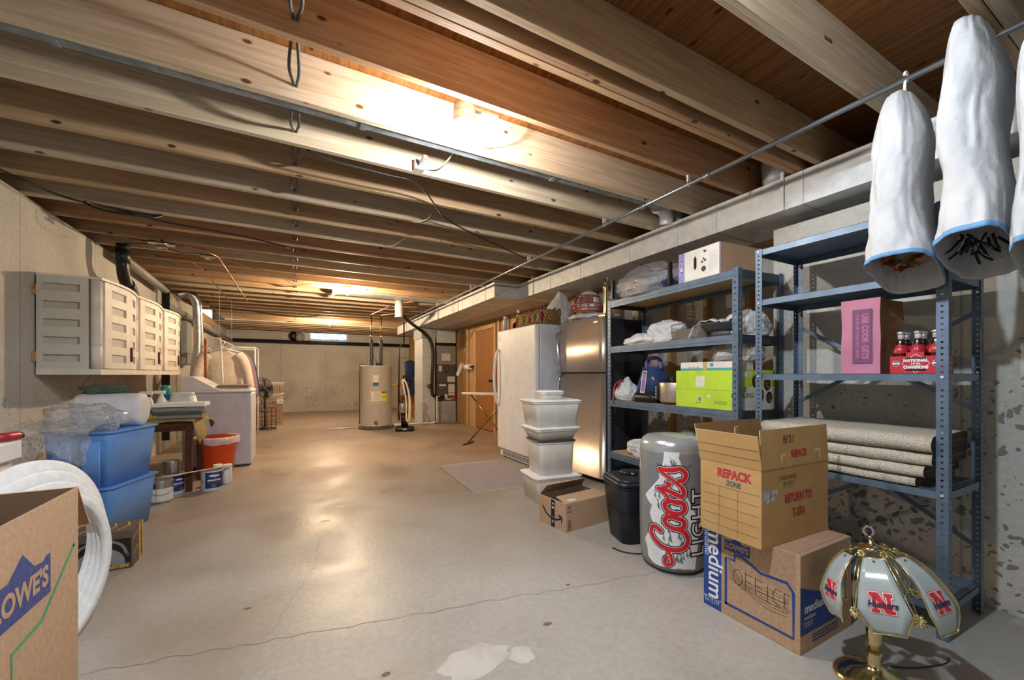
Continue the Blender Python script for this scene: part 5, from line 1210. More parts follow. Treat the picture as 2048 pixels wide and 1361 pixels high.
# ---- clothes
def garment(label, x, y, zt, zb, ws, wb, m, seed, sleeve=.16):
    t = T('hanging_shirt', label, 'clothing', (x, y, 0), 0, 'clothes hanging behind the washing machine')
    b = B(); n = 40; NZ = 22; rows = []
    for j in range(NZ+1):
        v = j/NZ; z = zt+(zb-zt)*v; hw = (.07+(ws-.07)*min(1,(v/.10))**.7) if v < .10 else ws+(wb-ws)*((v-.10)/.9)
        row = []
        for k in range(n):
            a = 2*PI*k/n; c, s = math.cos(a), math.sin(a); e = .5; px_ = abs(c)**e*(1 if c>0 else -1)*hw
            fold = .018*math.sin(px_*38+seed+v*1.5)*min(1,v*3)+.012*noise.noise(Vector((px_*6,v*4,seed)))
            row.append(b.bm.verts.new((px_+.01*noise.noise(Vector((v*5,seed,0))), abs(s)**.7*(1 if s>0 else -1)*.035+fold, z-.04*abs(px_)/max(ws,.01)*(1 if v<.2 else 0))))
        rows.append(row)
    for j in range(NZ):
        for k in range(n): b.face([rows[j][k],rows[j][(k+1)%n],rows[j+1][(k+1)%n],rows[j+1][k]],m,True)
    b.face(rows[0],m); b.face(rows[-1][::-1],m); b.done('cloth', t)
    if sleeve:
        for s in (-1,1):
            b = B(); b.tube([(s*(ws-.08),0,zt-.07),(s*(ws+.0),-.005,zt-.17),(s*(ws+.055),-.01,zt-.40),(s*(ws+.09),0,zt-.70)],.075,m,12,sub=5,scale_fn=lambda q: 1-.25*q); b.done('sleeve', t)
    b = B(); b.tube([(-ws*.8,0,zt-.03),(0,0,zt+.03),(ws*.8,0,zt-.03)],.006,'tub_lid',8); b.tube([(0,0,zt+.03),(0,0,zt+.07),(.022,0,zt+.085),(.018,0,zt+.112),(0,0,zt+.122),(-.012,0,zt+.113)],.004,'tub_lid',8,sub=3); b.done('hanger', t)
garment('cream crew-neck sweatshirt, the foremost garment behind the washing machine', -.91, 7.05, 1.48, .70, .25, .30, 'fabric_cream', 1)
garment('mauve shirt hanging right behind the cream sweatshirt', -.89, 7.30, 1.48, .72, .25, .29, 'fabric_mauve', 2)
garment('pale pink shirt hanging behind the mauve one', -.89, 7.52, 1.48, .75, .24, .30, 'pink', 3, 0)
garment('light blue shirt near the white rack post', -.89, 7.74, 1.48, .85, .23, .27, 'fabric_lblue', 4)
garment('dark navy top, the last garment by the white rack', -.89, 7.95, 1.48, .88, .23, .26, 'fabric_dark', 5)
t = T('clothes_rack', 'white tubular clothes rack standing behind the washing machine', 'clothes rack')
b = B()
for x in (-1.30,-.60):
    for y in (8.12,8.75): b.cyl((x,y,0),(x,y,1.58),.014,'tub_lid',10)
for y in (8.12,8.75): b.cyl((-1.30,y,1.58),(-.60,y,1.58),.014,'tub_lid',10)
for x in (-1.30,-.60): b.cyl((x,8.12,1.58),(x,8.75,1.58),.014,'tub_lid',10)
b.done('frame', t)
t = T('clothes_rod', 'thin steel rod hung on wires carrying the cream sweatshirt and shirts', 'clothes rod')
b = B(); b.cyl((-.91,6.60,1.603),(-.91,8.06,1.603),.010,'galv',10); b.done('rod', t)
b = B(); b.cyl((-.91,6.75,1.61),(-.91,6.75,2.409),.002,'galv',6); b.done('wire', t); b = B(); b.cyl((-.91,7.95,1.61),(-.91,7.95,2.409),.002,'galv',6); b.done('wire', t)
b = B(); b.box(-1.06,-1.03,6.62,6.632,.95,1.60,'copper',bev=.002); b.tube([(-1.045,6.626,1.60),(-1.0,6.62,1.617),(-.91,6.62,1.617)],.003,'galv',6); tag(b.done('leather_strap', loc=(0,0,0)), 'orange-brown strap hanging in front of the cream sweatshirt', 'strap')
b = B(); b.cyl((-.82,6.70,.0),(-.885,6.64,1.62),.011,'galv',10); tag(b.done('metal_pole'), 'thin grey metal pole standing in front of the cream sweatshirt', 'pole')
# ---- table with burlap
t = T('side_table', 'dark wooden table draped with a tan burlap cloth beside the washing machine', 'table', (-1.52, 4.84, 0))
b = B(); b.box(0,.66,0,.58,.665,.69,'dark_wood',bev=.004); b.done('tabletop', t)
for x in (.005,.60):
    for y in (.01,.52): b = B(); b.box(x,x+.05,y,y+.05,0,.664,'dark_wood',bev=.004); b.done('leg', t)
b = B(); b.box(.055,.60,.02,.045,.585,.664,'dark_wood'); b.box(.055,.60,.535,.56,.585,.664,'dark_wood'); b.box(.615,.640,.06,.52,.585,.664,'dark_wood'); b.box(.015,.04,.06,.52,.585,.664,'dark_wood'); b.done('apron', t)
t = T('burlap_cloth', 'tan burlap cloth spread over the dark wooden table', 'cloth')
b = B(); n1, n2 = 34, 26; g = []
for i in range(n1+1):
    r = []
    for j in range(n2+1):
        u = -.02+.86*i/n1; v = -.03+.68*j/n2; x, y, z = u, v, .694+.003*noise.noise(Vector((u*14,v*14,0)))
        if u > .675: d = u-.675; x = .675+.35*d*(1+.5*math.sin(v*17)); z -= d*.55*(1+.6*math.sin(v*11+1))
        if v < -.005: y = -.012+.3*(v); z -= .03+.02*math.sin(u*9)
        if u > .675 and v < .1: z -= .06*(1-v/.1)
        r.append(b.bm.verts.new((x-1.52, y+4.84, z)))
    g.append(r)
for i in range(n1):
    for j in range(n2): b.face([g[i][j],g[i+1][j],g[i+1][j+1],g[i][j+1]],'burlap',True)
o = b.done('cloth', t); solid(o,.003,1)
ZT = .6995
t = T('spray_bottle', 'white trigger spray bottle with red label on the burlap table', 'bottle', (-1.24, 5.08, ZT))
b = B(); b.lathe([(0,0),(.045,0),(.048,.01),(.046,.10),(.030,.17),(.014,.20),(.014,.215)],'tub_lid',24,Matrix.Diagonal((1,.7,1,1))); 
f = lambda x,y: Vector((.046*math.sin(x/.046), -.034*math.cos(x/.046)-.001, y)); b.rect(-.035,.035,.02,.07,'red_print',f,maxlen=.012); b.text('OUT',.03,'white_print',lambda x,y:f(x,y)+Vector((0,-.001,0)),0,.045,bold=.001); b.done('bottle_body', t)
b = B(); b.box(-.07,.03,-.012,.012,.225,.26,'tub_lid',bev=.006); b.box(-.06,-.045,-.008,.008,.185,.226,'mask_red',bev=.003); b.cyl((0,0,.205),(0,0,.228),.016,'mask_red',16); b.done('trigger_head', t)
t = T('spray_bottle', 'clear trigger spray bottle right behind the red-labelled one', 'bottle', (-1.17, 5.19, ZT))
b = B(); b.lathe([(0,0),(.048,0),(.05,.01),(.046,.12),(.030,.18),(.014,.21),(.014,.22)],'tub_clear',24,Matrix.Diagonal((1,.7,1,1))); b.done('bottle_body', t); b = B(); b.box(-.06,.03,-.012,.012,.23,.262,'tub_lid',bev=.006); b.cyl((0,0,.21),(0,0,.233),.016,'tub_lid',16); b.done('trigger_head', t)
t = T('soap_bottle', 'teal-capped blue cleaner bottle at the back of the burlap table', 'bottle', (-1.17, 5.34, ZT))
b = B(); b.lathe([(0,0),(.04,0),(.043,.01),(.043,.15),(.040,.20)],'blue_bottle',24); b.lathe([(.0435,.10),(.0435,.16)],'paper',24,cap=False); b.done('bottle_body', t); b = B(); b.lathe([(.040,.20),(.042,.22),(.042,.28),(.032,.31),(0,.315)],'teal_bottle',24); b.done('cap', t)
t = T('detergent_tub', 'wide white detergent pod tub with round badge', 'detergent tub', (-1.02, 5.30, ZT))
b = B(); b.taper(.21,.13,.25,.15,0,.10,.06,'paint_white',cap1=False); b.taper(.25,.15,.20,.12,.10,.21,.06,'paint_white',cap0=False); f = on(frame((0,-.074,.10),(1,0,0),(0,0,1)),.004); b.shape([(.04*math.cos(a*PI/10),.035*math.sin(a*PI/10)) for a in range(20)],'gold_print',f); g=lambda x,y:f(x,y)+Vector((0,-.001,0)); b.shape([(.03*math.cos(a*PI/10),.026*math.sin(a*PI/10)) for a in range(20)],'orange_plastic',g); b.text('Tide',.03,'paper_blue',lambda x,y:f(x,y)+Vector((0,-.002,0)),0,0,bold=.001); b.done('tub_body', t)
b = B(); b.taper(.19,.115,.185,.11,.2105,.235,.05,'paint_white'); b.done('lid', t)
for k,(lb,m,z) in enumerate((('lowest grey-green board of the stack on the table','heater_trim',0),('middle grey-green board of the stack on the table','green_cloth',.036),('upper grey board under the white canvas','heater_trim',.072))):
    b = B(); b.box(-.19,.19-.01*k,-.13,.13,0,.033,m,bev=.003); b.box(-.195,.195-.01*k,-.135,.135,.028,.034,'rug_thin'); tag(b.done('board', loc=(-.985,5.02,ZT+.002+z), rot=(0,0,2*k)), lb, 'board')
b = B(); b.box(-.18,.21,-.14,.14,0,.035,'tub_lid',bev=.003); b.box(-.165,.195,-.125,.125,.035,.037,'paper'); tag(b.done('canvas', loc=(-.985,5.03,ZT+.112)), 'white framed canvas on top of the stack of boards', 'canvas')
o = blob('yellow_fuzz',(.17,.12,.055),51,amp=.2,ridge=.15,rf=20).done('microfibre_cloth', loc=(-1.19,4.93,ZT+.001)); tag(o,'fuzzy yellow-green cloth on the near edge of the burlap table','cloth')
# ---- blue totes
def tote(z, h, label, W=.40, D=.50, lid=False):
    t = T('storage_tote', label, 'storage tote', (-1.205, 3.93, z), -16, 'blue plastic totes')
    b = B(); k = .84; b.taper(W*k,D*k,W*.955,D*.95,0,h-.05,.035,'tote_blue',cap1=False); 
    b.taper(W*.965,D*.96,W*.97,D*.965,h-.05,h-.012,.04,'tote_blue',cap0=False,cap1=False)
    for s in (-1,1):
        for x in (-.08,.08): b.taper(.09,.012,.11,.012,.0,h-.06,.005,'tote_blue',mat=TR(x,s*D*.447,0)@RX(s*-3.3))
    b.done('tub', t)
    b = B(); a,_ = b.taper(W+.01,D+.01,W+.03,D+.03,h-.012,h,.05,'tote_blue',cap0=True,cap1=not False); b.done('lid' if lid else 'rim', t)
tote(0, .36, 'lower blue tote on the floor beside the paint cans')
tote(.3605, .375, 'upper blue tote carrying the roll of foam wrap')
t = T('foam_roll', 'fat roll of white foam packing wrap lying on the upper blue tote', 'roll', (-1.20, 4.06, .736+.122), -6)
b = B(); b.lathe([(.02,-.19),(.095,-.19),(.118,-.182),(.122,-.16),(.122,.16),(.118,.182),(.095,.19),(.02,.19)],'bubble',40,RY(90)); b.lathe([(.019,-.188),(.019,.188)],'cardboard_in',16,RY(90),cap=True)
b.done('roll', t)
o = blob('green_cloth',(.24,.14,.07),61,amp=.3,ridge=.2).done('green_cloth', loc=(-1.26,4.10,.979)); tag(o,'crumpled dark green cloth lying on the foam roll','cloth')
t = T('plastic_sheeting', 'heap of clear plastic sheeting draped over the near edge of the blue tote', 'plastic sheeting', (-1.27, 3.82, .738), -16)
b = blob('film',(.42,.30,.19),71,amp=.22,ridge=.2,rf=8); b.done('heap', t)
b = B(); n1,n2 = 40,16; g=[]
for i in range(n1+1):
    r=[]
    for j in range(n2+1):
        u=i/n1; v=j/n2; x=-.25+.46*u; fall=max(0,v-.25); y=-.10-.16*min(1,v/.3)-.03*fall-.07*u*0; z=.06-.05*v/.3 if v<.3 else .01-(v-.3)*.26*(1+.25*math.sin(u*9))
        q=Vector((x*4,v*4,3)); r.append(b.bm.verts.new((x+.02*noise.noise(q*2), y+.0*x+.03*noise.noise(q)+.012*noise.noise(q*4), z+.018*noise.noise(q*3)+.02)))
    g.append(r)
for i in range(n1):
    for j in range(n2): b.face([g[i][j],g[i+1][j],g[i+1][j+1],g[i][j+1]],'film',True)
b.done('hanging_edge', t)
# ---- white chest and red thing
t = T('storage_chest', 'white plastic storage chest against the left wall, mostly cut off by the frame', 'storage chest', (-1.69, 2.05, 0))
b = B(); b.box(0,.46,.01,.88,0,.70,'cab_front',bev=.01); b.done('body', t); b = B(); b.box(-.005,.49,0,.89,.701,.80,'appliance_white',bev=.012); b.done('lid', t)
t = T('red_flashlight', 'small red and black torch lying on the white chest', 'torch', (-1.215, 2.84, .8225), 65)
b = B(); b.cyl((-.07,0,0),(.05,0,0),.021,'mask_red',16); b.cyl((.05,0,0),(.065,0,0),.016,'black_plastic',16); b.done('body', t)
# ---- foam rings
un = Vector((.26,.966,0)).normalized(); nn_ = Vector((un.y,-un.x,0))
for k,(ro,ri,lb) in enumerate(((.392,.300,'outermost and largest white foam ring standing against the stack'),(.370,.296,'second largest white foam ring of the leaning stack'),(.348,.292,'third white foam ring of the leaning stack'),(.326,.288,'smallest white foam ring, the one closest to the camera'))):
    t = T('foam_ring', lb, 'foam ring', tuple(Vector((-.885,2.24,0))+nn_*(.021*k-.03)+Vector((0,0,ro))), 0, 'white foam rings standing together')
    Mx = frame((0,0,0), un, (0,0,1)); e=.004; th=.0195
    b = B(); b.lathe([(ri,0),(ro-e,0),(ro,e),(ro,th-e),(ro-e,th),(ri+e,th),(ri,th-e),(ri,0)],'foam_white',96,Mx,cap=False)
    b.done('ring', t)
# ---- big moving box in the near left corner
t = T('moving_box', 'large open brown moving box with blue house logo and green line, nearest the camera', 'cardboard box', (-1.13, 1.12, 0))
SX, SY, SZ = .50, .73, .75
def pr(b, fx, fy, ft):
    f = on(frame((SX,0,0),(0,1,0),(0,0,1)),.0008)
    lowes(b, f, .420, .548, .138, 'lowes_navy')
    b.stroke([(.70,.570),(.51,.425),(.375,.412),(.375,.30),(.05,.30)],.013,'green_print',f)
carton(t, SX, SY, SZ, closed=False, prints=pr)
flap(t, (SX, SY, SZ), (-1,0,0), (0,.62,-.80), .30, .20, 'cardboard', skew=.012)
flap(t, (0, SY, SZ), (0,-1,0), (-.35,0,-1), SY, .2, 'cardboard')
# ---- lamp box, kettle box
t = T('carton', 'small tan carton lettered AMP between the foam rings and the blue totes', 'cardboard box', (-1.46, 3.33, 0))
def pr(b, fx, fy, ft):
    f = on(frame((.32,0,0),(0,1,0),(0,0,1)),.0006); b.text('CHAMP',.075,'black_print',f,.15,.25,bold=.0012,sx=.9)
    for k in range(3): b.text('auto',.03,'black_print',f,.15+.04*(k%2),.17-k*.045,shear=.2)
carton(t, .32, .27, .33, 'cardboard_warm', 'cardboard_warm_in', prints=pr)
t = T('kettle_box', 'small brown and black box picturing a steel kettle, on the floor beside the totes', 'box', (-1.115, 3.112, 0))
def pr(b, fx, fy, ft):
    W=.28; b.rect(.004,W-.004,.004,.175,'photo_dark',fy); g=lambda o:(lambda x,y: fy(x,y)+Vector((0,-o,0)))
    b.shape([(.145+.105*math.cos(a*PI/20),.045+.085*math.sin(a*PI/20)) for a in range(21)],'photo_silver',g(.0006)); b.rect(.04,.25,.02,.046,'photo_silver',g(.0006))
    b.stroke([(.035,.08),(.06,.145),(.145,.175),(.23,.145),(.262,.08)],.014,'silver_item',g(.0012),sub=5); b.shape([(.145+.022*math.cos(a*PI/8),.130+.010*math.sin(a*PI/8)) for a in range(16)],'black_print',g(.0012)); b.rect(.141,.149,.13,.155,'silver_item',g(.0018))
    b.rect(.10,.275,.006,.034,'kbox',g(.0012)); b.text('KAMENSTEIN',.028,'gold_print',g(.0018),.185,.019,bold=.0008,shear=.2,sx=.95)
    h=on(frame((W,0,0),(0,1,0),(0,0,1)),.0006); h2=lambda x,y:h(x,y)+Vector((.0006,0,0)); b.rect(0,.12,0,.22,'kbox',h); b.rect(.12,.20,0,.22,'gold_print',h); b.text('KAMENSTEIN',.034,'kbox',h2,.16,.11,rot=-90,bold=.001); 
    b.stroke([(.02,.16),(.05,.17),(.10,.19)],.008,'gold_print',h2,sub=3); b.stroke([(.02,.07),(.05,.08),(.10,.10)],.008,'gold_print',h2,sub=3)
    for k in range(4): b.stroke([(.03+k*.06,.03),(.06+k*.06,.10),(.04+k*.06,.17)],.01,'cardboard_warm',ft,sub=4)
carton(t, .28, .20, .22, 'kbox', 'cardboard_in', prints=pr)
# ---- orange bin
t = T('waste_bin', 'orange round waste bin with pinkish plastic liner', 'bin', (-.785, 5.64, 0))
b = B(); b.lathe([(0,.01),(.150,0),(.156,.01),(.200,.40),(.206,.405),(.206,.415),(.196,.415),(.152,.02),(0,.02)],'orange_plastic',48); b.done('bucket', t)
b = B(); n=72; rows=[]
for r,z,a in ((.175,.20,.004),(.197,.40,.002),(.208,.425,.003),(.222,.40,.012),(.224,.37,.016),(.221,.345,.018)):
    rows.append([b.bm.verts.new(((r+a*noise.noise(Vector((math.cos(2*PI*k/n)*5,math.sin(2*PI*k/n)*5,z*20))))*math.cos(2*PI*k/n),(r+a*noise.noise(Vector((math.cos(2*PI*k/n)*5,math.sin(2*PI*k/n)*5,z*20))))*math.sin(2*PI*k/n),z+a*1.2*noise.noise(Vector((math.cos(2*PI*k/n)*4+9,math.sin(2*PI*k/n)*4,z*9))))) for k in range(n)])
for j in range(5):
    for k in range(n): b.face([rows[j][k],rows[j][(k+1)%n],rows[j+1][(k+1)%n],rows[j+1][k]],'liner',True)
b.done('liner', t)
# ---- paint cans
def pcan(label, x, y, z, r, h, lab, handle=True, print_=None, lid='can_metal'):
    t = T('paint_can', label, 'paint can', (x, y, z), 0, 'paint cans by the table leg'); a0 = math.atan2(-y,-x)
    b = B(); b.lathe([(r*.97,0),(r,.004),(r,h-.006),(r*1.02,h-.003),(r*.97,h)],lab[0],40)
    f = lambda off: (lambda u,v: Vector(((r+off)*math.cos(a0+u/r),(r+off)*math.sin(a0+u/r),v)))
    for u0,u1,v0,v1,m in lab[1]: b.rect(u0,u1,v0,v1,m,f(.0006),maxlen=.02)
    for s,sz,u,v,m in (print_ or []): b.text(s,sz,m,f(.0012),u,v,bold=sz*.03,maxlen=.02)
    b.done('can_body', t)
    b = B(); b.lathe([(r*.99,h),(r*1.02,h+.003),(r*.94,h+.004),(r*.90,h-.003+.005),(0,h+.002)],lid,40,cap=False); b.done('lid', t)
    if handle: b = B(); b.tube([((r+.003)*math.cos(a0-1.5),(r+.003)*math.sin(a0-1.5),h*.82),((r+.01)*math.cos(a0-.8),(r+.01)*math.sin(a0-.8),h*.55),((r+.012)*math.cos(a0),(r+.012)*math.sin(a0),h*.42),((r+.01)*math.cos(a0+.8),(r+.01)*math.sin(a0+.8),h*.5),((r+.003)*math.cos(a0+1.4),(r+.003)*math.sin(a0+1.4),h*.82)],.0022,'chrome',6,sub=5); b.done('handle', t)
    return t
pcan('white-labelled paint can closest to the blue totes', -1.045, 4.60, 0, .088, .19, ('can_metal',[(-.12,.12,.02,.13,'paper'),(-.03,-.027,.02,.13,'black_print'),(-.12,-.03,.13,.175,'lid_dark')]))
pcan('blue and white paint can partly behind the table leg, with a smaller can on it', -1.015, 4.87, 0, .086, .19, ('paint_white',[(-.02,.14,.03,.175,'label_blue'),(.05,.09,.03,.06,'lime_dark')]), print_=[('valspar',.022,.05,.14,'white_print'),('SIGNATURE',.016,.05,.10,'white_print')])
pcan('small bare silver paint can standing on the blue and white can', -1.025, 4.87, .1945, .066, .115, ('can_metal',[]), handle=False)
pcan('blue paint can standing apart on the open floor beside the table leg', -.715, 4.86, 0, .088, .19, ('paint_white',[(-.055,.14,.03,.180,'label_blue'),(.0,.035,.035,.065,'lime_dark')]), print_=[('valspar',.030,.02,.150,'white_print'),('SIGNATURE',.020,.02,.105,'white_print')])
for x,y,lb in ((-.70,5.10,'white plastic jar behind the blue paint can, nearer the table'),(-.615,5.06,'white plastic jar behind the blue paint can, nearer the open floor')):
    t = T('plastic_jar', lb, 'jar', (x,y,0)); b = B(); b.lathe([(.040,0),(.042,.01),(.042,.155),(.036,.165)],'paint_white',24); b.done('jar_body', t); b = B(); b.lathe([(.041,.166),(.041,.195)],'tub_lid',24); b.done('lid', t)
b = B(); f = frame((-1.09,4.66,.1985),(.53,.31,.0),(-.31,.53,0)); b.box(0,.60,-.016,.016,-.0015,.004,'stick',mat=f); tag(b.done('paint_stick'), 'long pale paint stirring stick laid across the cans', 'stick')
# ================================================================ FAR END
t = T('water_heater', 'tall beige cylindrical water heater with blue, white and yellow stickers', 'water heater', (1.51, 8.85, 0))
hr = .315; a0 = math.atan2(-8.85,-1.51)
b = B(); b.lathe([(0,.06),(hr,.06),(hr+.002,.065),(hr+.002,.075),(hr,.08),(hr,1.285),(hr+.004,1.29),(hr+.004,1.30),(hr-.01,1.31),(0,1.315)],'heater_grey',64)
def hf(off): return lambda u,v: Vector(((hr+off)*math.cos(a0+u/hr),(hr+off)*math.sin(a0+u/hr),v))
R4 = lambda u0,u1,v0,v1,m,o=.001: b.rect(u0,u1,v0,v1,m,hf(o),maxlen=.03)
R4(-.065,.045,.88,1.11,'paper'); R4(-.065,.045,.885,.965,'paper_blue',.002); b.text('AMERICAN',.022,'lid_dark',hf(.002),-.01,1.03,maxlen=.03)
R4(-.12,.09,.58,.78,'paper'); R4(.095,.225,.58,.78,'paper_yellow'); b.stroke([(-.105,.62),(-.035,.62),(-.035,.76),(-.105,.76),(-.105,.62)],.006,'mask_red',hf(.002)); R4(.105,.215,.75,.772,'lid_dark',.002); R4(.11,.21,.66,.672,'lid_dark',.002)
for k in range(5): R4(-.02,.08,.74-k*.03,.745-k*.03,'lid_dark',.002)
R4(-.07,.065,.235,.50,'heater_trim',.0015); R4(-.065,.06,.24,.495,'heater_grey',.008)
b.done('tank', t)
b = B(); b.lathe([(0,.001),(.355,.001),(.362,.05),(.365,.052),(.358,.054),(.35,.01),(0,.01)],'heater_trim',56); b.lathe([(.29,.01),(.29,.06)],'heater_trim',40); b.done('drain_pan', t)
b = B(); b.cyl(hf(-.002)(-.005,.15),hf(.035)(-.005,.15),.032,'black_plastic',20); b.cyl(hf(.03)(-.005,.15),hf(.05)(-.005,.15),.014,'chrome',12); b.done('drain_valve', t)
for s in (-1,1):
    b = B(); x = s*.095; b.tube([(x,.0,1.31),(x,0,1.60),(x+.006*s,0,1.85)],.036,'wire_grey',14,sub=3); o=b.done('insulated_pipe', t)
    b = B(); b.cyl((x+.006*s,0,1.85),(x+.006*s,0,2.374),.011,'copper',10); b.cyl((x+.006*s,0,1.88),(x+.006*s,0,1.98),.02,'chrome',10); b.done('water_pipe', t)
b = B(); b.tube([(-.25,-.05,1.30),(-.25,-.05,1.335),(-.335,-.06,1.335),(-.340,-.06,1.2),(-.340,-.06,.10)],.010,'copper',8); b.done('overflow_pipe', t)
b = B(); b.box(-.02,.06,-.10,-.03,1.312,1.36,'black_plastic'); b.tube([(.0,-.06,1.35),(-.03,-.04,1.45),(-.07,0,1.52)],.006,'wire_black',6,sub=3); b.done('wiring_cap', t)
b = B(); b.tube([(1.61,8.86,2.385),(1.85,8.4,2.385),(2.1,7.5,2.385)],.010,'copper',8); tag(b.done('copper_pipe'),'copper pipe under the joists from the right-hand riser of the water heater','pipe')
b = B(); b.tube([(1.41,8.84,2.385),(1.55,7.6,2.385),(1.8,6.9,2.385)],.010,'copper',8); tag(b.done('copper_pipe'),'copper pipe under the joists from the left-hand riser of the water heater','pipe')
t = T('condensate_pipe', 'thin white condensate pipe along the floor from the furnace to the heater', 'pipe')
b = B(); b.tube([(2.94,8.98,.62),(2.86,8.96,.62),(2.86,8.94,.05),(2.75,8.9,.03),(2.3,8.95,.03),(1.88,8.95,.03)],.018,'tub_lid',10); b.done('pipe', t)
b = B(); b.cyl((.55,8.95,.015),(1.13,9.0,.02),.014,'tub_lid',10); tag(b.done('drain_tube'),'short white tube lying on the floor left of the water heater','pipe')
t = T('vacuum_cleaner', 'black upright vacuum cleaner with looped grey hose beside the water heater', 'vacuum cleaner', (1.93, 8.12, 0), -14)
b = B(); b.box(-.17,.17,-.16,.12,.012,.085,'black_plastic',bev=.03,seg=3); b.rect(-.04,.04,.04,.055,'white_print',on(frame((0,-.161,0),(1,0,0),(0,0,1)),.002)); b.done('floor_head', t)
b = B(); b.cyl((.14,-.02,.045),(.18,-.02,.045),.045,'black_rubber',16); b.done('wheel', t); b = B(); b.cyl((-.18,-.02,.045),(-.14,-.02,.045),.045,'black_rubber',16); b.done('wheel', t)
b = B(); b.taper(.13,.12,.16,.14,.08,.42,.04,'black_plastic'); b.taper(.12,.11,.10,.10,.42,.66,.03,'black_plastic'); b.done('body', t)
b = B(); b.lathe([(.055,.36),(.062,.37),(.062,.54),(.05,.56)],'silver_item',24,TR(-.04,-.07,0)); b.done('dust_cup', t)
b = B(); b.tube([(0,0,.64),(0,.01,.80),(0,.02,.95),(-.03,.01,1.05),(.0,-.02,1.10),(.03,-.01,1.04),(.01,.02,.95)],.016,'black_plastic',10,sub=5); b.done('handle', t)
b = B(); b.tube([(.06,-.06,.15),(.085,-.08,.35),(.085,-.08,.70),(.03,-.08,.95),(-.03,-.08,1.02),(-.02,-.09,.90),(.03,-.10,.6),(.035,-.11,.3),(.05,-.12,.2),(.10,-.10,.25),(.105,-.08,.6),(.06,-.07,.86)],.017,'rug_fringe',10,sub=8,scale_fn=lambda s:1+.08*math.sin(s*500)); b.done('hose', t)
t = T('furnace', 'brown-grey furnace with galvanized base and paper labels', 'furnace', (2.905, 9.10, 0))
b = B(); b.box(0,.47,0,.65,0,.50,'galv_dull',bev=.004); b.done('base_box', t)
b = B(); b.box(0,.47,0,.65,.501,1.36,'furnace_brown',bev=.006); f = on(frame((0,0,0),(1,0,0),(0,0,1)),.001); g=lambda x,y:f(x,y)+Vector((0,-.001,0))
b.rect(0,.47,.928,.934,'black_print',f)
for x0,x1,y0,y1,m in ((.05,.12,1.20,1.33,'paper'),(.20,.30,1.18,1.34,'black_print'),(.215,.285,1.20,1.325,'furnace_brown'),(.26,.45,.95,1.08,'paper'),(.05,.12,.85,.90,'paper'),(.125,.22,.85,.90,'paper'),(.28,.44,.70,.90,'paper'),(.28,.44,.63,.69,'paper'),(.19,.26,.53,.66,'paper'),(.26,.36,.53,.56,'paper'),(.36,.45,.53,.60,'orange_plastic'),(.055,.075,.86,.885,'mask_red')): b.rect(x0,x1,y0,y1,m,g if m=='furnace_brown' or m=='mask_red' else f)
b.shape([(.145+.03*math.cos(a*PI/8),.80+.03*math.sin(a*PI/8)) for a in range(16)],'black_print',f); b.shape([(.145+.018*math.cos(a*PI/8),.80+.018*math.sin(a*PI/8)) for a in range(16)],'chrome',g); b.done('cabinet', t)
b = B(); b.box(0,.47,.01,.64,1.361,1.80,'heater_trim',bev=.004); b.rect(.12,.33,1.45,1.62,'paper',f); b.done('coil_box', t)
b = B(); b.box(.02,.45,.03,.62,1.801,1.87,'black_pipe'); b.box(0,.47,.01,.64,1.871,2.188,'galv',bev=.004); b.done('collar', t)
t = T('return_duct', 'floor-to-duct vertical galvanized return duct left of the furnace', 'air duct', (2.56, 9.08, 0))
b = B(); b.box(0,.30,0,.68,0,1.95,'galv',bev=.004); b.box(-.02,.32,-.005,.68,1.951,2.188,'galv_dull',bev=.004)
for z in (.85,1.5): b.box(-.003,.303,-.003,.683,z,z+.01,'galv_dull')
b.done('duct', t)
t = T('vent_hose', 'thick black vent hose arching from the joists down into the furnace', 'vent hose')
b = B(); b.tube([(1.95,8.4,2.34),(2.25,8.75,2.22),(2.55,8.98,2.08),(2.72,9.0,1.90),(2.78,8.99,1.6),(2.76,8.99,1.1),(2.76,8.99,.72),(2.80,8.99,.64),(2.90,9.0,.61),(3.02,9.02,.61),(3.03,9.095,.61)],.035,'black_pipe',14,sub=6); b.done('hose', t)
b = B(); b.cyl((2.68,8.96,.86),(2.72,9.0,.86),.045,'black_plastic',16); b.cyl((2.675,8.955,.86),(2.68,8.96,.86),.03,'chrome',16); b.done('pressure_switch', t)
b = B(); b.tube([(2.36,10.0,2.40),(2.36,10.0,1.9),(2.24,10.0,1.78),(2.24,10.0,.0)],.018,'black_pipe',10); tag(b.done('vent_pipe'), 'thin black pipe with a jog between the water heater and the return duct', 'pipe')
t = T('hanging_coverall', 'navy blue work coverall hanging from the black pipe left of the return duct', 'clothing', (2.50, 9.97, 0))
b = B(); b.taper(.20,.10,.26,.12,.95,1.42,.05,'fabric_blue'); b.taper(.26,.12,.14,.08,1.42,1.47,.03,'fabric_blue'); b.taper(.10,.09,.13,.11,.62,.95,.04,'fabric_blue',mat=TR(-.065,0,0)); b.taper(.10,.09,.13,.11,.62,.95,.04,'fabric_blue',mat=TR(.065,0,0)); b.done('cloth', t)
b = B(); b.tube([(0,0,1.46),(0,0,1.52),(-.10,.0,1.54),(-.235,.01,1.53)],.006,'wire_black',6,sub=3); b.done('hook', t)
t = T('wooden_stand', 'orange-brown timber stand with diagonal leg behind the vacuum', 'stand', (2.30, 10.45, 0))
for x in (0,.38): b = B(); b.box(x,x+.05,0,.05,0,.85,'furn_wood',bev=.004); b.done('leg', t)
b = B(); b.box(-.03,.46,-.02,.35,.851,.88,'furn_wood',bev=.004); b.done('top', t)
b = B(); b.box(0,.43,-.006,-.001,.35,.60,'furn_wood'); b.box(-.28,.28,-.03,-.007,-.03,.03,'furn_wood',mat=TR(.2,0,.42)@RY(-48)); b.done('brace', t)
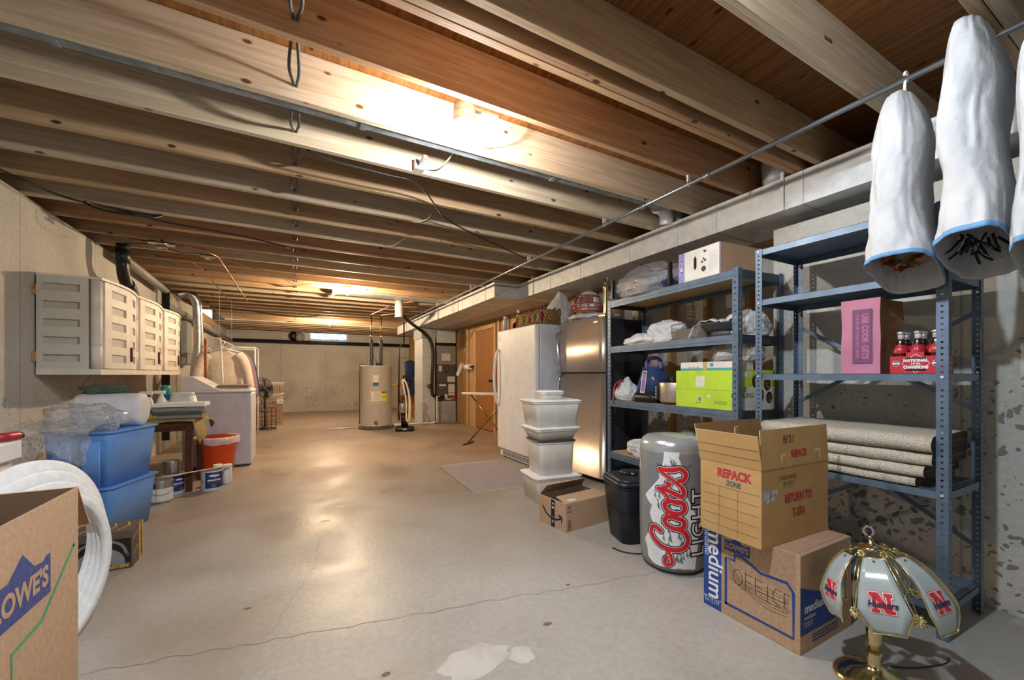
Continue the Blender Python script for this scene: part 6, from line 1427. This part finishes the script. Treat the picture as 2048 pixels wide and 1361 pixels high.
# stud wall bits
t = T('paper_towel_roll', 'roll of paper towel on a holder fixed to the stud wall', 'paper towel', (3.30, 8.15, 1.29))
b = B(); b.cyl((0,-.13,0),(0,.13,0),.058,'tub_lid',28); b.done('roll', t); b = B(); b.box(-.012,.118,-.15,-.135,-.02,.02,'dark_wood'); b.box(-.012,.118,.135,.15,-.02,.02,'dark_wood'); b.cyl((0,-.14,0),(0,.14,0),.010,'dark_wood',10); b.done('holder', t)
b = B(); b.box(XR-.06,XR-.001,8.48,8.54,1.62,1.72,'breaker_grey',bev=.003); tag(b.done('switch_box'),'small grey metal switch box on the stud wall','switch')
b = B(); b.box(-.05,.05,-.03,.0,-.16,.16,'tub_lid',bev=.008,mat=RX(-12)); tag(b.done('paper_sleeve',loc=(3.37,8.80,1.24),rot=(0,18,-70)),'tilted white paper sleeve pinned to the stud wall by the furnace','paper')
# ironing board
t = T('ironing_board', 'folding ironing board with pale cover beside the freezer', 'ironing board', (2.40, 6.18, 0), -52)
b = B(); n=24; R_=[]
for i in range(n+1): s=i/n; x=1.15*s; R_.append((x,.17*min(1,(s*2.2+.02))**.55))
P=[(x,y) for x,y in R_]+[(x,-y) for x,y in R_[::-1]]
A=[b.bm.verts.new((x,y,.80)) for x,y in P]; C=[b.bm.verts.new((x,y,.835)) for x,y in P]
b.face(A[::-1],'fabric_cream'); b.face(C,'fabric_cream')
for i in range(len(P)): b.face([A[i],A[(i+1)%len(P)],C[(i+1)%len(P)],C[i]],'fabric_cream',True)
b.done('board', t)
for x0,x1 in ((.12,.85),(.85,.15)):
    b = B(); b.cyl((x0,-.02 if x0<.5 else .02,.018),(x1,-.02 if x0<.5 else .02,.795),.012,'brass_dark',10); b.cyl((x0,-.17,.014),(x0,.17,.014),.013,'brass_dark',10); b.done('leg', t)
# rug on floor
t = T('floor_rug', 'small speckled grey cotton rug with cream fringe on the floor', 'rug', (1.48, 3.55, 0), -3)
b = B(); b.box(0,.76,0,1.19,.001,.009,'rug_grey',bev=.003); b.done('rug_body', t)
for y, s in ((0,-1),(1.19,1)):
    b = B(); random.seed(3)
    for k in range(90): x=.004+k*.0084; b.tube([(x,y,.005),(x+random.uniform(-.006,.006),y+s*.02,.004),(x+random.uniform(-.01,.01),y+s*random.uniform(.035,.05),.003)],.0024,'rug_fringe',4)
    o = b.done('fringe', t); o['kind']='stuff'
# fan, box, baskets
t = T('pedestal_fan', 'black pedestal fan beyond the washing machine', 'fan', (-.55, 9.8, 0))
b = B(); b.lathe([(0,.0),(.20,.0),(.205,.01),(.16,.022),(.04,.03),(.03,.05)],'black_plastic',36); b.done('base', t)
b = B(); b.cyl((0,0,.03),(0,0,.45),.016,'black_plastic',12); b.cyl((0,0,.44),(0,0,.50),.026,'black_plastic',12); b.cyl((0,0,.50),(0,0,.80),.012,'black_plastic',12); b.done('pole', t)
Mf = TR(0,0,.84)@RZ(-32)@RY(78)
b = B(); b.lathe([(.03,-.16),(.055,-.13),(.055,-.05),(.03,-.04)],'black_plastic',20,Mf); b.done('motor', t)
b = B()
for k in range(36):
    a=k*PI/18; c,s=math.cos(a),math.sin(a); b.tube([Mf@Vector((r*c,r*s,z)) for r,z in ((.03,.075),(.12,.07),(.20,.045),(.225,0),(.20,-.03),(.05,-.045))],.0018,'black_plastic',4)
for r,z in ((.225,0),(.16,.06),(.10,.072)): b.tube([Mf@Vector((r*math.cos(a*PI/18),r*math.sin(a*PI/18),z)) for a in range(36)],.004,'black_plastic',6,closed=True)
b.lathe([(0,.08),(.045,.08),(.045,.07)],'black_plastic',20,Mf); b.done('guard', t)
for k in range(4):
    b = B(); a=k*PI/2; P=[(.03,-.02),(.19,-.08),(.20,.04),(.05,.04)]; f=Mf@RZ(k*90); b.face([b.bm.verts.new(f@Vector((x,y,.01+.25*y))) for x,y in P],'black_plastic'); o=b.done('blade', t); solid(o,.003)
t = T('wire_basket', 'tall dark wire basket on the floor in front of the fan', 'wire basket', (-.66, 9.42, 0))
b = B()
for x in (0,.08,.16,.24,.32):
    for y in (0,.22): b.cyl((x,y,.005),(x,y,.45),.003,'wire_black',5)
for y in (.07,.15):
    for x in (0,.32): b.cyl((x,y,.005),(x,y,.45),.003,'wire_black',5)
for z in (.006,.10,.19,.28,.37,.45): b.tube([(0,0,z),(.32,0,z),(.32,.22,z),(0,.22,z)],.0035,'wire_black',5,closed=True)
b.rect(0,.14,.39,.42,'paper_blue',on(frame((.0,-.004,0),(1,0,0),(0,0,1)),0)); b.done('basket_body', t)
t = T('moving_box', 'far brown moving box with faded blue house outline, carrying the laundry baskets', 'cardboard box', (-.80, 10.35, 0), 4)
def pr(b, fx, fy, ft):
    b.stroke([(.08,.06),(.50,.06),(.50,.30),(.38,.38),(.28,.30),(.08,.30)],.010,'paper_blue',fy); h=on(frame((.56,0,0),(0,1,0),(0,0,1)),.0006); b.rect(0,.10,.08,.34,'paper_blue',h)
carton(t, .56, .42, .46, prints=pr)
def lbasket(z,label):
    t = T('laundry_basket', label, 'laundry basket', (-.47, 10.58, z)); b = B(); b.taper(.38,.28,.48,.36,0,.22,.06,'fabric_cream',cap1=False); b.taper(.50,.38,.52,.40,.22,.24,.07,'tub_lid',cap0=False,cap1=False)
    b.taper(.36,.26,.46,.34,.004,.219,.06,'tub_lid',cap1=False)
    for k in range(8):
        for j in range(3):
            x=-.15+k*.043; zz=.05+j*.05; y=-(.14+.04*zz/.22)-.001; b.box(x,x+.02,y-.002,y,zz,zz+.028,'cardboard_in')
    b.done('basket_body', t)
lbasket(.461,'lower of two nested cream laundry baskets on the far box'); lbasket(.702,'upper of two cream laundry baskets behind the fan')
o = blob('film_dense',(.20,.24,.12),81).done('plastic_bag', loc=(-.30,10.45,.0)); o.location=(-.305,10.42,.461+.04); o.location.z=.4615; o.location.x=-.30; tag(o,'small clear plastic bag on the corner of the far moving box','plastic bag')
t = T('exhaust_fan', 'dark round exhaust fan housing high on the back wall beside the window', 'fan', (.12, 13.70, 2.26))
b = B(); b.lathe([(0,-.10),(.05,-.10),(.12,-.06),(.14,0),(.14,.09)],'heater_trim',28,RX(-90)); b.done('housing', t)
b = B(); b.lathe([(0,0),(.09,0),(.13,.10)],'black_plastic',28,TR(-.16,-.03,.02)@RX(-90)@TR(0,0,-.05)); b.done('cowl', t)
b = B(); b.tube([(XRN-.004,.30,1.515),(XRN-.02,.30,1.515),(XRN-.16,.36,1.525),(XRN-.20,.40,1.53)],.004,'tub_lid',8); tag(b.done('wall_hook'),'thin white rod sticking out of the wall right of the open shelves','hook')
